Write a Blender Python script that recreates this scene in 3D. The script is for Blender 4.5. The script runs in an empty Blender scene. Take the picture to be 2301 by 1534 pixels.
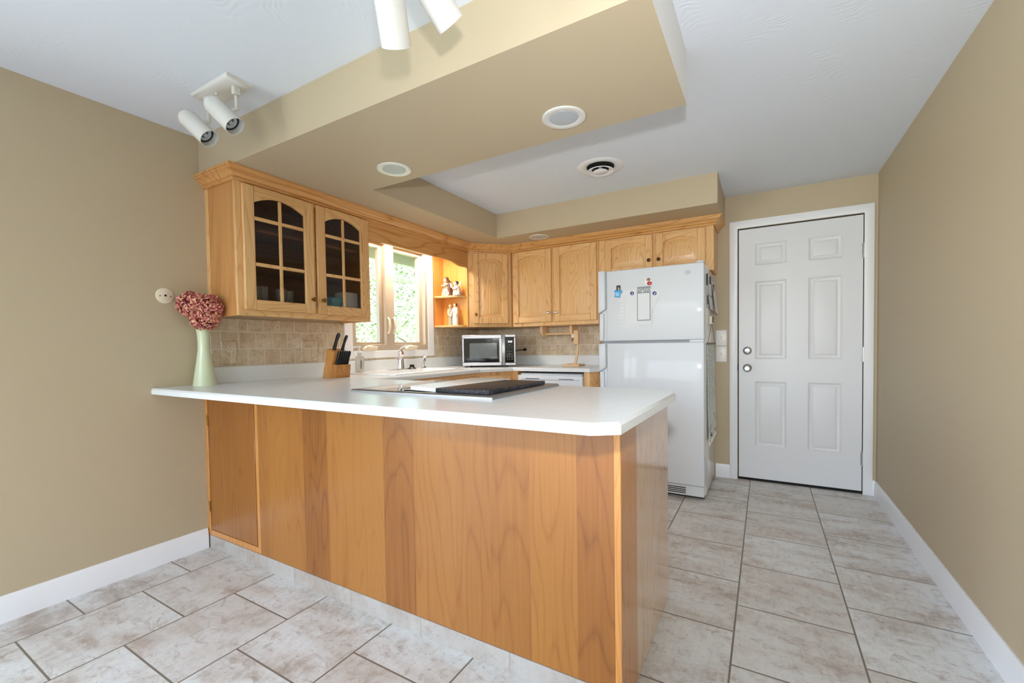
import bpy, bmesh, math, random
from mathutils import Vector, Matrix
random.seed(7)
PI = math.pi
scn = bpy.context.scene
C = scn.collection

# ------------------------------------------------------------------ camera, world, lights, exposure
def srgb(r, g, b):
    f = lambda c: c / 12.92 if c <= .04045 else ((c + .055) / 1.055) ** 2.4
    return (f(r / 255), f(g / 255), f(b / 255), 1)

cam_d = bpy.data.cameras.new('camera'); cam = bpy.data.objects.new('camera', cam_d); C.objects.link(cam)
scn.camera = cam
F_PX, YAW, PITCH, ROLL = 980.881, math.radians(30.1318), math.radians(-1.6004), math.radians(-.8288)
fw = Vector((-math.sin(YAW) * math.cos(PITCH), math.cos(YAW) * math.cos(PITCH), math.sin(PITCH)))
r0 = Vector((math.cos(YAW), math.sin(YAW), 0)); u0 = r0.cross(fw)
rt = r0 * math.cos(ROLL) + u0 * math.sin(ROLL); up = -r0 * math.sin(ROLL) + u0 * math.cos(ROLL)
m = Matrix((rt, up, -fw)).transposed().to_4x4(); m.translation = Vector((2.77054, -4.05004, 1.1283))
cam.matrix_world = m
cam_d.sensor_fit = 'HORIZONTAL'; cam_d.sensor_width = 36; cam_d.lens = 36 * F_PX / 2301
cam_d.shift_x = .368 / 2301; cam_d.shift_y = 38.096 / 2301
cam_d.clip_start = .02; cam_d.clip_end = 200

world = bpy.data.worlds.new('sky'); scn.world = world; world.use_nodes = True
wn = world.node_tree.nodes; wl = world.node_tree.links
bg = wn['Background']; sky = wn.new('ShaderNodeTexSky'); sky.sky_type = 'NISHITA'
sky.sun_disc = False; sky.sun_elevation = math.radians(50); sky.sun_rotation = math.radians(90); sky.air_density = 1.0; sky.dust_density = 3.0
wl.new(sky.outputs[0], bg.inputs[0]); bg.inputs[1].default_value = 1.9

def lamp(name, kind, loc, power, color=(1, 1, 1), size=.1, size_y=None, aim=None, **kw):
    d = bpy.data.lights.new(name, kind); d.energy = power; d.color = color[:3]
    if kind == 'AREA':
        d.size = size
        if size_y: d.shape = 'RECTANGLE'; d.size_y = size_y
    elif kind == 'SUN': d.angle = size
    else: d.shadow_soft_size = size
    for k, v in kw.items(): setattr(d, k, v)
    o = bpy.data.objects.new(name, d); C.objects.link(o); o.location = loc
    if aim is not None: o.rotation_euler = (Vector(aim) - Vector(loc)).to_track_quat('-Z', 'Y').to_euler()
    return o

lamp('sun', 'SUN', (9, 6, 10), 3.0, (1, .95, .86), math.radians(1), aim=(-4, 1, 0))
# daylight through the wide patio window behind the camera, plus a side lamp added for the right wall
lamp('patio_daylight', 'AREA', (1.75, -7.12, 1.25), 38, (.86, .93, 1), 3.0, 2.1, aim=(1.75, 0, 1.25))
lamp('side_fill', 'AREA', (-.14, -5.5, 1.2), 72, (.86, .93, 1), 1.8, 1.8, aim=(3, -5.5, 1.2))
# the flash just above the lens
lamp('camera_flash', 'SPOT', (2.79, -4.07, 1.41), 122, (.96, .97, 1), .035, aim=(2.15, -.7, 1.85), spot_size=math.radians(98), spot_blend=1.0)

scn.cycles.max_bounces = 16; scn.cycles.diffuse_bounces = 9; scn.cycles.sample_clamp_indirect = 6
scn.view_settings.view_transform = 'Standard'; scn.view_settings.look = 'None'
scn.view_settings.exposure = 0.17; scn.view_settings.gamma = 1; scn.view_settings.use_curve_mapping = False

# ------------------------------------------------------------------ mesh helpers
class MB:
    """collects geometry; coordinates go through self.M"""
    def __init__(s, M=None): s.V = []; s.F = []; s.I = []; s.M = M or Matrix.Identity(4); s.mi = 0
    def raw(s, vs, fs):
        b = len(s.V); s.V += [s.M @ Vector(v) for v in vs]
        for f in fs: s.F.append([b + i for i in f]); s.I.append(s.mi)
        return s
    def addbm(s, bm):
        bm.verts.ensure_lookup_table(); bm.verts.index_update()
        s.raw([v.co.copy() for v in bm.verts], [[v.index for v in f.verts] for f in bm.faces]); bm.free(); return s
    def box(s, x0, y0, z0, x1, y1, z1, b=0, seg=1):
        x0, x1 = sorted((x0, x1)); y0, y1 = sorted((y0, y1)); z0, z1 = sorted((z0, z1))
        if not b:
            v = [(x, y, z) for x in (x0, x1) for y in (y0, y1) for z in (z0, z1)]
            return s.raw(v, [(0, 1, 3, 2), (4, 6, 7, 5), (0, 4, 5, 1), (2, 3, 7, 6), (0, 2, 6, 4), (1, 5, 7, 3)])
        bm = bmesh.new(); bmesh.ops.create_cube(bm, size=1)
        for v in bm.verts: v.co = Vector(((x0 + x1) / 2 + v.co.x * (x1 - x0), (y0 + y1) / 2 + v.co.y * (y1 - y0), (z0 + z1) / 2 + v.co.z * (z1 - z0)))
        b = min(b, .49 * min(x1 - x0, y1 - y0, z1 - z0))
        bmesh.ops.bevel(bm, geom=list(bm.edges), offset=b, segments=seg, affect='EDGES', profile=.5)
        return s.addbm(bm)
    def loft(s, loops, cap0=True, cap1=True, closed=True):
        n = len(loops[0]); vs = [p for l in loops for p in l]; fs = []
        for i in range(len(loops) - 1):
            for j in range(n if closed else n - 1):
                k = (j + 1) % n
                fs.append((i * n + j, i * n + k, (i + 1) * n + k, (i + 1) * n + j))
        if cap0: fs.append(tuple(reversed(range(n))))
        if cap1: fs.append(tuple(range((len(loops) - 1) * n, len(loops) * n)))
        return s.raw(vs, fs)
    def ring(s, p, ax, r, n):
        ax = Vector(ax).normalized(); t = Vector((0, 0, 1)) if abs(ax.z) < .9 else Vector((1, 0, 0))
        a = ax.cross(t).normalized(); b = ax.cross(a)
        return [Vector(p) + (a * math.cos(2 * PI * i / n) + b * math.sin(2 * PI * i / n)) * r for i in range(n)]
    def cyl(s, p0, p1, r0_, r1_=None, n=24, cap=True):
        ax = Vector(p1) - Vector(p0); r1_ = r0_ if r1_ is None else r1_
        return s.loft([s.ring(p0, ax, r0_, n), s.ring(p1, ax, r1_, n)], cap, cap)
    def lathe(s, prof, p=(0, 0, 0), ax=(0, 0, 1), n=32, cap0=True, cap1=True):
        ax = Vector(ax).normalized()
        return s.loft([s.ring(Vector(p) + ax * h, ax, max(r, 1e-4), n) for r, h in prof], cap0, cap1)
    def tube(s, pts, r, n=10, cap=True):
        pts = [Vector(p) for p in pts]; L = []
        rs = r if isinstance(r, (list, tuple)) else [r] * len(pts)
        ax0 = (pts[1] - pts[0]).normalized(); t = Vector((0, 0, 1)) if abs(ax0.z) < .9 else Vector((1, 0, 0))
        a = ax0.cross(t).normalized()
        for i, p in enumerate(pts):
            ax = (pts[min(i + 1, len(pts) - 1)] - pts[max(i - 1, 0)]).normalized()
            a = (a - ax * a.dot(ax)).normalized(); b = ax.cross(a)
            L.append([p + (a * math.cos(2 * PI * j / n) + b * math.sin(2 * PI * j / n)) * rs[i] for j in range(n)])
        return s.loft(L, cap, cap)
    def prism(s, poly, h0, h1, axis='z', b=0):
        def P(u, v, h): return {'z': (u, v, h), 'y': (u, h, v), 'x': (h, u, v)}[axis]
        if not b: return s.loft([[P(u, v, h0) for u, v in poly], [P(u, v, h1) for u, v in poly]])
        bm = bmesh.new(); vs = [bm.verts.new(P(u, v, h0)) for u, v in poly]; f = bm.faces.new(vs)
        r = bmesh.ops.extrude_face_region(bm, geom=[f]); d = Vector(P(0, 0, h1)) - Vector(P(0, 0, h0))
        for g in r['geom']:
            if isinstance(g, bmesh.types.BMVert): g.co += d
        bmesh.ops.recalc_face_normals(bm, faces=list(bm.faces))
        es = [e for e in bm.edges if e.calc_face_angle(0) > .6]
        bmesh.ops.bevel(bm, geom=es, offset=b, segments=2, affect='EDGES', profile=.5)
        return s.addbm(bm)
    def ball(s, c, r, n=14, m_=9):
        rx, ry, rz = r if isinstance(r, (list, tuple)) else (r, r, r); c = Vector(c)
        L = []
        for i in range(m_ + 1):
            t = PI * i / m_; k = max(math.sin(t), 1e-3)
            L.append([c + Vector((rx * k * math.cos(2 * PI * j / n), ry * k * math.sin(2 * PI * j / n), -rz * math.cos(t))) for j in range(n)])
        return s.loft(L)
    def sweep(s, prof, path):
        """prof: (out, z) closed polygon; path: xy points, 'out' lies on the right-hand side of travel; mitred"""
        L = []; n = len(path); P = [Vector(p) for p in path]
        for i in range(n):
            d0 = (P[i] - P[i - 1]).normalized() if i else None
            d1 = (P[i + 1] - P[i]).normalized() if i < n - 1 else None
            nr = lambda d: Vector((d.y, -d.x))
            if d0 is None: nn = nr(d1)
            elif d1 is None: nn = nr(d0)
            else:
                nn = nr(d0) + nr(d1); nn = nn / max(nn.dot(nr(d0)), .2)
            L.append([(P[i].x + nn.x * o, P[i].y + nn.y * o, z) for o, z in prof])
        return s.loft(L)

def root_loc(p):
    while p.parent: p = p.parent
    return p.location.copy() if not p.get('_loc') else Vector((0, 0, 0))
def link_mesh(name, mb, mats, off, smooth=40):
    me = bpy.data.meshes.new(name)
    me.from_pydata([tuple(v - off) for v in mb.V], [], mb.F)
    for mt in (mats if isinstance(mats, (list, tuple)) else [mats]): me.materials.append(mt)
    if any(mb.I): me.polygons.foreach_set('material_index', mb.I)
    bm = bmesh.new(); bm.from_mesh(me); bmesh.ops.recalc_face_normals(bm, faces=list(bm.faces)); bm.to_mesh(me); bm.free()
    me.polygons.foreach_set('use_smooth', [True] * len(me.polygons)); me.set_sharp_from_angle(angle=math.radians(smooth))
    o = bpy.data.objects.new(name, me); C.objects.link(o); return o
LOCAL = set()
def part(name, mb, mat, parent, smooth=40, label=None):
    r = parent
    while r.parent: r = r.parent
    off = Vector((0, 0, 0)) if r.name in LOCAL else r.location.copy()
    o = link_mesh(name, mb, mat, off, smooth); o.parent = parent
    if label: o['label'] = label
    return o
def tag(o, label, cat, group=None, kind=None):
    if label: o['label'] = label
    if cat: o['category'] = cat
    if group: o['group'] = group
    if kind: o['kind'] = kind
    return o
def thing(name, label, cat, loc, rotz=None, group=None, kind=None):
    o = bpy.data.objects.new(name, None); C.objects.link(o); o.location = loc; o.empty_display_size = .05
    if rotz is not None: o.rotation_euler = (0, 0, rotz); LOCAL.add(o.name)
    return tag(o, label, cat, group, kind)
def single(name, mb, mat, label, cat, group=None, smooth=40):
    xs = [v.x for v in mb.V]; ys = [v.y for v in mb.V]; zs = [v.z for v in mb.V]
    off = Vector(((min(xs) + max(xs)) / 2, (min(ys) + max(ys)) / 2, min(zs)))
    o = link_mesh(name, mb, mat, off, smooth); o.location = off
    return tag(o, label, cat, group)
def struct(name, mb, mat, smooth=40, label=None):
    o = link_mesh(name, mb, mat, Vector((0, 0, 0)), smooth); o['kind'] = 'structure'
    if label: o['label'] = label
    return o
def clone(src, loc, label=None, rotz=None):
    r = src.copy(); C.objects.link(r); r.location = loc
    if label: r['label'] = label
    if rotz is not None: r.rotation_euler = (0, 0, rotz)
    def rec(a, b):
        for ch in list(a.children):
            if ch == b: continue
            d = ch.copy(); C.objects.link(d); d.parent = b; rec(ch, d)
    rec(src, r); return r

# ------------------------------------------------------------------ materials
def new_mat(name):
    mt = bpy.data.materials.new(name); mt.use_nodes = True; nt = mt.node_tree
    return mt, nt, nt.nodes['Principled BSDF']
def mat(name, col, rough=.5, metal=0, **kw):
    mt, nt, b = new_mat(name); b.inputs['Base Color'].default_value = col
    b.inputs['Roughness'].default_value = rough; b.inputs['Metallic'].default_value = metal
    for k, v in kw.items(): b.inputs[k.replace('_', ' ')].default_value = v
    # a touch of procedural unevenness in the gloss
    nz = nt.nodes.new('ShaderNodeTexNoise'); nz.inputs['Scale'].default_value = 40
    mr = nt.nodes.new('ShaderNodeMapRange'); mr.inputs['To Min'].default_value = max(rough - .03, 0); mr.inputs['To Max'].default_value = min(rough + .03, 1)
    geo = nt.nodes.new('ShaderNodeNewGeometry')
    nt.links.new(geo.outputs['Position'], nz.inputs['Vector']); nt.links.new(nz.outputs[0], mr.inputs[0]); nt.links.new(mr.outputs[0], b.inputs['Roughness'])
    return mt
class NT:
    """small node-graph helper"""
    def __init__(s, mt): s.nt = mt.node_tree; s.N = s.nt.nodes; s.L = s.nt.links
    def put(s, sock, v):
        if isinstance(v, bpy.types.NodeSocket): s.L.new(v, sock)
        elif v is not None: sock.default_value = v
    def pos(s): return s.N.new('ShaderNodeNewGeometry').outputs['Position']
    def sep(s, v):
        n = s.N.new('ShaderNodeSeparateXYZ'); s.put(n.inputs[0], v); return n.outputs
    def comb(s, x=0, y=0, z=0):
        n = s.N.new('ShaderNodeCombineXYZ')
        for i, v in enumerate((x, y, z)): s.put(n.inputs[i], v)
        return n.outputs[0]
    def ma(s, op, a, b=None, c=None):
        n = s.N.new('ShaderNodeMath'); n.operation = op
        for i, v in enumerate((a, b, c)):
            if v is not None: s.put(n.inputs[i], v)
        return n.outputs[0]
    def noise(s, v, scale, detail=3, rough=.5, dist=0):
        n = s.N.new('ShaderNodeTexNoise'); s.put(n.inputs['Vector'], v); n.inputs['Scale'].default_value = scale
        n.inputs['Detail'].default_value = detail; n.inputs['Roughness'].default_value = rough; n.inputs['Distortion'].default_value = dist
        return n.outputs[0]
    def ramp(s, f, stops):
        n = s.N.new('ShaderNodeValToRGB'); s.put(n.inputs[0], f); e = n.color_ramp.elements
        while len(e) < len(stops): e.new(.5)
        for el, (p, c) in zip(e, stops): el.position = p; el.color = c if len(c) == 4 else (*c, 1)
        return n.outputs[0]
    def mix(s, f, a, b, mode='MIX'):
        n = s.N.new('ShaderNodeMix'); n.data_type = 'RGBA'; n.blend_type = mode; n.clamp_factor = True
        s.put(n.inputs[0], f); s.put(n.inputs[6], a); s.put(n.inputs[7], b); return n.outputs[2]
    def bump(s, h, strength, dist=.01):
        n = s.N.new('ShaderNodeBump'); n.inputs['Strength'].default_value = strength; n.inputs['Distance'].default_value = dist
        s.put(n.inputs['Height'], h); s.L.new(n.outputs[0], s.N['Principled BSDF'].inputs['Normal'])
    def rgb(s, v): return (v, v, v, 1)
G = lambda v: (v, v, v, 1)

def wood(name, light, mid, dark, axis='z', rough=.32, strips=0, ring=7.0, coat=.0):
    mt, nt, b = new_mat(name); t = NT(mt)
    oi = t.N.new('ShaderNodeObjectInfo'); rnd = t.ma('MULTIPLY', oi.outputs['Random'], 17.0)
    x, y, z = t.sep(t.pos())
    al, ac, ad = {'z': (z, x, y), 'x': (x, z, y), 'y': (y, z, x)}[axis]
    ac2 = t.ma('ADD', ac, rnd)
    tone = None
    if strips:
        wob = t.noise(t.comb(ac2, 0, 0), 2.2, 1)
        cell = t.ma('FLOOR', t.ma('MULTIPLY', t.ma('ADD', ac2, t.ma('MULTIPLY', wob, .22)), strips))
        wnz = t.N.new('ShaderNodeTexWhiteNoise'); wnz.noise_dimensions = '1D'; t.put(wnz.inputs['W'], cell); tone = wnz.outputs[0]
        al = t.ma('ADD', al, t.ma('MULTIPLY', tone, 5.0))
    # growth rings: stretched low noise, banded
    big = t.noise(t.comb(t.ma('MULTIPLY', ac2, 6.5), t.ma('MULTIPLY', ad, 6.5), t.ma('MULTIPLY', al, .9)), 1.0, 1, .4)
    band = t.ma('SUBTRACT', 1.0, t.ma('ABSOLUTE', t.ma('SINE', t.ma('MULTIPLY', big, ring * 9.0))))
    band = t.ma('POWER', band, 3.0)
    fine = t.noise(t.comb(t.ma('MULTIPLY', ac2, 130), t.ma('MULTIPLY', ad, 130), t.ma('MULTIPLY', al, 3.5)), 1.0, 4, .6)
    slow = t.noise(t.comb(t.ma('MULTIPLY', ac2, 3.2), t.ma('MULTIPLY', ad, 3.2), t.ma('MULTIPLY', al, .5)), 1.0, 2)
    f = t.ma('ADD', t.ma('MULTIPLY', band, .20), t.ma('ADD', t.ma('MULTIPLY', fine, .45), t.ma('MULTIPLY', slow, .35)))
    if tone is not None: f = t.ma('ADD', t.ma('MULTIPLY', f, .78), t.ma('MULTIPLY', t.ma('SUBTRACT', tone, .2), .30))
    col = t.ramp(f, [(.26, light), (.50, mid), (.80, dark)])
    t.L.new(col, b.inputs['Base Color']); b.inputs['Roughness'].default_value = rough
    b.inputs['Coat Weight'].default_value = coat; b.inputs['Coat Roughness'].default_value = .12
    t.bump(fine, .06, .002); return mt
HL, HM, HD = srgb(232, 192, 138), srgb(217, 169, 111), srgb(156, 104, 54)
WOOD_Z = wood('honey_oak_upright', HL, HM, HD, 'z')
WOOD_X = wood('honey_oak_along_back', HL, HM, HD, 'x')
WOOD_Y = wood('honey_oak_along_window', HL, HM, HD, 'y')
HICK = wood('hickory_valance', srgb(222, 174, 114), srgb(198, 140, 78), srgb(116, 66, 32), 'y', ring=3)
CRX = wood('oak_moulding_back', srgb(224, 178, 116), srgb(208, 154, 90), srgb(160, 100, 50), 'x', ring=3)
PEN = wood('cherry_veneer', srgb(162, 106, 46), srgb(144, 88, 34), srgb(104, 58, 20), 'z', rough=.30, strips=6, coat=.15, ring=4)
PEN_END = wood('cherry_end_pale_reflection', srgb(226, 184, 140), srgb(212, 166, 118), srgb(182, 134, 88), 'z', rough=.2, coat=1.0, ring=2)  # wood lightened so its colour carries the pale reflection on the end panel
CABSIDE = wood('honey_oak_side_veneer', srgb(206, 152, 94), srgb(190, 136, 78), srgb(158, 104, 54), 'z', ring=2)
STILE = wood('cherry_stile', srgb(206, 144, 78), srgb(190, 126, 62), srgb(154, 92, 40), 'z', rough=.25, coat=.3)
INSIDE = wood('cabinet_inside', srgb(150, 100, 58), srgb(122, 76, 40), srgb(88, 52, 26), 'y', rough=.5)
SHELFW = wood('shelf_oak', srgb(236, 176, 98), srgb(224, 156, 76), srgb(190, 118, 48), 'z', rough=.35)
PALEW = wood('pale_beech', srgb(232, 200, 160), srgb(220, 184, 140), srgb(200, 160, 116), 'z', rough=.5)
BLOCKW = wood('knife_block_wood', srgb(214, 156, 90), srgb(196, 134, 70), srgb(146, 90, 44), 'z', rough=.4, strips=20)

def paint(name, col, bump=.08, scale=220, rough=.6):
    mt, nt, b = new_mat(name); t = NT(mt); p = t.pos()
    n1 = t.noise(p, 1.3, 2); n2 = t.noise(p, scale, 3)
    c = t.mix(t.ma('MULTIPLY', n1, .35), col, tuple(v * .93 for v in col[:3]) + (1,))
    t.L.new(c, b.inputs['Base Color']); b.inputs['Roughness'].default_value = rough
    t.bump(n2, bump, .002); return mt
TAN = srgb(189, 173, 145)
WALL = paint('tan_wall_paint', TAN)
SOFF = paint('tan_soffit_paint', TAN, .05)
def ceiling_mat():
    mt, nt, b = new_mat('white_textured_ceiling'); t = NT(mt); p = t.pos(); x, y, z = t.sep(p)
    n0 = t.noise(p, 2.2, 2); wob = t.noise(p, 5, 2)
    arc = t.ma('SINE', t.ma('MULTIPLY', t.ma('ADD', t.ma('MULTIPLY', y, 1.0), t.ma('ADD', t.ma('MULTIPLY', x, .35), t.ma('MULTIPLY', wob, .35))), 190))
    mask = t.ramp(t.noise(p, 7, 2), [(.53, G(0)), (.66, G(1))])
    h = t.ma('ADD', t.ma('MULTIPLY', t.ma('MULTIPLY', arc, mask), .5), t.ma('MULTIPLY', t.noise(p, 30, 3), .6))
    b.inputs['Base Color'].default_value = srgb(223, 230, 240); b.inputs['Roughness'].default_value = .75
    t.bump(h, .10, .006); return mt
CEIL = ceiling_mat()
WHITE_RET = paint('white_return_paint', srgb(228, 228, 228), .03)
TRIMW = mat('white_trim_paint', srgb(236, 237, 240), .35)
DOORW = mat('white_door_paint', srgb(224, 225, 228), .4)
WINW = mat('cream_window_vinyl', srgb(188, 172, 152), .4)
LAM = mat('white_laminate', srgb(224, 228, 230), .24)
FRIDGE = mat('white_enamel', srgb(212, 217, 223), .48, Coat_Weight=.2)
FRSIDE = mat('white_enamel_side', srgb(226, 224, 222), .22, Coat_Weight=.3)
WPLAST = mat('white_plastic', srgb(236, 236, 234), .35)
LGLOSS = mat('white_lamp_enamel', srgb(216, 215, 210), .22, Coat_Weight=.4)
CREAMP = mat('cream_plastic', srgb(226, 214, 190), .3)
BLACK = mat('black_plastic', srgb(16, 16, 17), .35)
BLACKG = mat('black_glass', srgb(8, 8, 10), .06)
DARK = mat('dark_void', srgb(14, 12, 11), .8)
STEEL = mat('brushed_steel', srgb(166, 166, 168), .42, 1)
CHROME = mat('chrome', srgb(225, 225, 228), .08, 1)
NICKEL = mat('satin_nickel', srgb(190, 190, 192), .25, 1)
BRASS = mat('antique_brass', srgb(150, 116, 62), .28, 1)
BRONZE = mat('dark_bronze', srgb(80, 52, 34), .35, 1)
GREYM = mat('grey_plastic', srgb(150, 154, 158), .5)
PAPER = mat('white_paper', srgb(222, 225, 229), .8)
BADGE = mat('grey_badge', srgb(186, 190, 194), .4)
GREYP = mat('grey_card', srgb(146, 152, 154), .7)
INK = mat('dark_ink', srgb(50, 50, 56), .7)
BLUEINK = mat('blue_ink', srgb(34, 40, 120), .6)
AQUA = mat('aqua_plastic', srgb(90, 172, 190), .4)
SKYB = mat('sky_blue_plastic', srgb(70, 160, 214), .4)
PALEB = mat('pale_blue_plastic', srgb(150, 198, 236), .4)
RED = mat('red_paint', srgb(184, 40, 36), .45)
PINK = mat('pink_paint', srgb(226, 130, 124), .5)
BROWN = mat('brown_paint', srgb(92, 50, 28), .5)
SKIN = mat('figurine_flesh', srgb(226, 184, 152), .6)
GREYLENS = mat('grey_lamp_lens', srgb(178, 184, 190), .35)
VASE = mat('pale_green_glaze', srgb(206, 216, 182), .3, Coat_Weight=.6)
IVORY = mat('ivory_resin', srgb(232, 222, 206), .6)
SAGE = mat('sage_resin', srgb(168, 158, 128), .6)
def glass(name, tint=(1, 1, 1, 1), rough=0.0, ior=1.45):
    mt = bpy.data.materials.new(name); mt.use_nodes = True; nt = mt.node_tree; nt.nodes.clear()
    o = nt.nodes.new('ShaderNodeOutputMaterial'); mx = nt.nodes.new('ShaderNodeMixShader')
    tr = nt.nodes.new('ShaderNodeBsdfTransparent'); gl = nt.nodes.new('ShaderNodeBsdfGlossy'); fr = nt.nodes.new('ShaderNodeFresnel')
    tr.inputs[0].default_value = tint; gl.inputs['Roughness'].default_value = rough; fr.inputs[0].default_value = ior
    ge = nt.nodes.new('ShaderNodeNewGeometry'); mu = nt.nodes.new('ShaderNodeMath'); mu.operation = 'MULTIPLY'; iv = nt.nodes.new('ShaderNodeMath'); iv.operation = 'SUBTRACT'; iv.inputs[0].default_value = 1
    nt.links.new(ge.outputs['Backfacing'], iv.inputs[1]); nt.links.new(fr.outputs[0], mu.inputs[0]); nt.links.new(iv.outputs[0], mu.inputs[1])
    nt.links.new(mu.outputs[0], mx.inputs[0]); nt.links.new(tr.outputs[0], mx.inputs[1]); nt.links.new(gl.outputs[0], mx.inputs[2]); nt.links.new(mx.outputs[0], o.inputs[0])
    return mt
GLASS = glass('clear_glass', (.97, .98, .98, 1)); CABGL = glass('cabinet_glass', (.82, .80, .78, 1))
TUMBLER = mat('tumbler_glass', srgb(214, 220, 228), .06, Transmission_Weight=.72, IOR=1.35, Coat_Weight=1.0)
SOAPM = mat('clear_soap_plastic', srgb(226, 222, 214), .12, Transmission_Weight=.7)

def tile_grid(t, u, v, w, h, mortar, even_offset=.5):
    n = t.N.new('ShaderNodeTexBrick'); t.put(n.inputs['Vector'], t.comb(u, v, 0))
    n.offset = even_offset; n.offset_frequency = 2; n.squash = 1
    n.inputs['Scale'].default_value = 1; n.inputs['Brick Width'].default_value = w; n.inputs['Row Height'].default_value = h
    n.inputs['Mortar Size'].default_value = mortar; n.inputs['Mortar Smooth'].default_value = .15; n.inputs['Bias'].default_value = 0
    n.inputs['Color1'].default_value = G(0); n.inputs['Color2'].default_value = G(1); n.inputs['Mortar'].default_value = G(.5)
    return n.outputs['Color'], n.outputs['Fac']
def floor_mat(name, vert=False):
    mt, nt, b = new_mat(name); t = NT(mt); p = t.pos(); x, y, z = t.sep(p)
    if vert: u, v = t.ma('ADD', x, .21), t.ma('ADD', z, 1)
    else: u, v = t.ma('ADD', y, 2.977 + .4035 * 20), t.ma('ADD', x, -.236 + .406 * 20)
    rnd, grout = tile_grid(t, u, v, .4035, .4058 if not vert else 3, .0036)
    off = t.ma('MULTIPLY', rnd, 9.0)
    q = t.comb(t.ma('MULTIPLY', x, 1.0), t.ma('ADD', t.ma('MULTIPLY', y, 2.0), off), t.ma('ADD', z, off))
    blot = t.noise(q, 3.2, 6, .62, .4); vein = t.noise(q, 11, 8, .72, .8); speck = t.noise(q, 60, 4, .7)
    c = t.ramp(blot, [(.30, srgb(178, 166, 156)), (.42, srgb(208, 203, 198)), (.56, srgb(222, 223, 222)), (.8, srgb(230, 233, 235))])
    c = t.mix(t.ma('MULTIPLY', t.ramp(vein, [(.54, G(0)), (.68, G(1))]), .75), c, srgb(160, 140, 126))
    fib = t.noise(t.comb(t.ma('MULTIPLY', x, 34), t.ma('ADD', t.ma('MULTIPLY', y, 15), off), t.ma('MULTIPLY', z, 15)), 1.0, 7, .75, .6)
    c = t.mix(t.ma('MULTIPLY', t.ramp(fib, [(.50, G(0)), (.66, G(1))]), t.ma('MULTIPLY', t.ramp(blot, [(.32, G(1)), (.6, G(.35))]), .60)), c, srgb(146, 130, 118))
    c = t.mix(t.ma('MULTIPLY', t.ramp(fib, [(.34, G(1)), (.46, G(0))]), .35), c, srgb(236, 236, 234))
    c = t.mix(t.ma('MULTIPLY', t.ramp(speck, [(.60, G(0)), (.72, G(1))]), .75), c, srgb(128, 114, 104))
    c = t.mix(t.ma('MULTIPLY', t.ma('SUBTRACT', rnd, .35), .35), c, srgb(190, 174, 160))
    c = t.mix(grout, c, srgb(126, 115, 104) if not vert else srgb(186, 178, 168))
    if vert: c = t.mix(.65, c, srgb(146, 132, 120))
    t.L.new(c, b.inputs['Base Color']); b.inputs['Roughness'].default_value = .42
    t.bump(t.ma('ADD', t.ma('MULTIPLY', vein, .25), t.ma('MULTIPLY', grout, -1.0)), .35, .004); return mt
FLOOR = floor_mat('travertine_look_floor_tile'); KICK = floor_mat('travertine_look_base_tile', True)
def stone_mat(name, axis, w, u_off, z_off=1.031, uoffs=.5):
    mt, nt, b = new_mat(name); t = NT(mt); p = t.pos(); x, y, z = t.sep(p)
    u = t.ma('ADD', y if axis == 'y' else x, u_off + w * 40); v = t.ma('ADD', z, -z_off + .1045 * 20)
    wob = t.noise(p, 14, 2); u = t.ma('ADD', u, t.ma('MULTIPLY', t.ma('SUBTRACT', wob, .5), .006)); v = t.ma('ADD', v, t.ma('MULTIPLY', t.ma('SUBTRACT', wob, .5), .006))
    rnd, grout = tile_grid(t, u, v, w, .1045, .0042)
    off = t.ma('MULTIPLY', rnd, 7.0); q = t.comb(t.ma('ADD', x, off), t.ma('ADD', y, off), z)
    cl = t.noise(q, 16, 6, .65, .5); pit = t.noise(q, 75, 3, .6)
    c = t.ramp(cl, [(.3, srgb(176, 154, 124)), (.5, srgb(208, 193, 168)), (.7, srgb(224, 214, 197))])
    c = t.mix(t.ma('MULTIPLY', rnd, .55), c, srgb(192, 168, 134))
    c = t.mix(t.ma('MULTIPLY', t.ramp(pit, [(.60, G(0)), (.70, G(1))]), .6), c, srgb(136, 112, 84))
    c = t.mix(grout, c, srgb(214, 206, 192))
    t.L.new(c, b.inputs['Base Color']); b.inputs['Roughness'].default_value = .6
    t.bump(t.ma('ADD', t.ma('MULTIPLY', t.ramp(pit, [(.55, G(1)), (.7, G(0))]), .4), t.ma('MULTIPLY', grout, -1.2)), .5, .005); return mt
STONE_L = stone_mat('tumbled_stone_by_window', 'y', .1036, 2.536 - .0518)
STONE_B = stone_mat('tumbled_stone_at_back', 'x', .1045, -.673 - .0523)
def granite():
    mt, nt, b = new_mat('black_speckled_glass'); t = NT(mt); p = t.pos()
    s1 = t.noise(p, 130, 3, .75); c = t.ramp(s1, [(.45, srgb(26, 26, 30)), (.60, srgb(46, 46, 54)), (.70, srgb(150, 150, 162))])
    t.L.new(c, b.inputs['Base Color']); b.inputs['Roughness'].default_value = .45; b.inputs['Specular IOR Level'].default_value = .3; t.bump(s1, .25, .002); return mt
GRANITE = granite()
def petal_mat(name, a, b2, c2):
    mt, nt, b = new_mat(name); t = NT(mt); p = t.pos()
    t.L.new(t.ramp(t.noise(p, 90, 3, .7), [(.34, a), (.5, b2), (.66, c2)]), b.inputs['Base Color']); b.inputs['Roughness'].default_value = .8; return mt
PETALS = [petal_mat('dried_petal_rose', srgb(176, 84, 84), srgb(214, 130, 124), srgb(232, 172, 160)), petal_mat('dried_petal_tan', srgb(196, 118, 84), srgb(226, 170, 130), srgb(240, 208, 168)), petal_mat('dried_petal_wine', srgb(124, 44, 46), srgb(172, 78, 76), srgb(200, 112, 102))]

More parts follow.
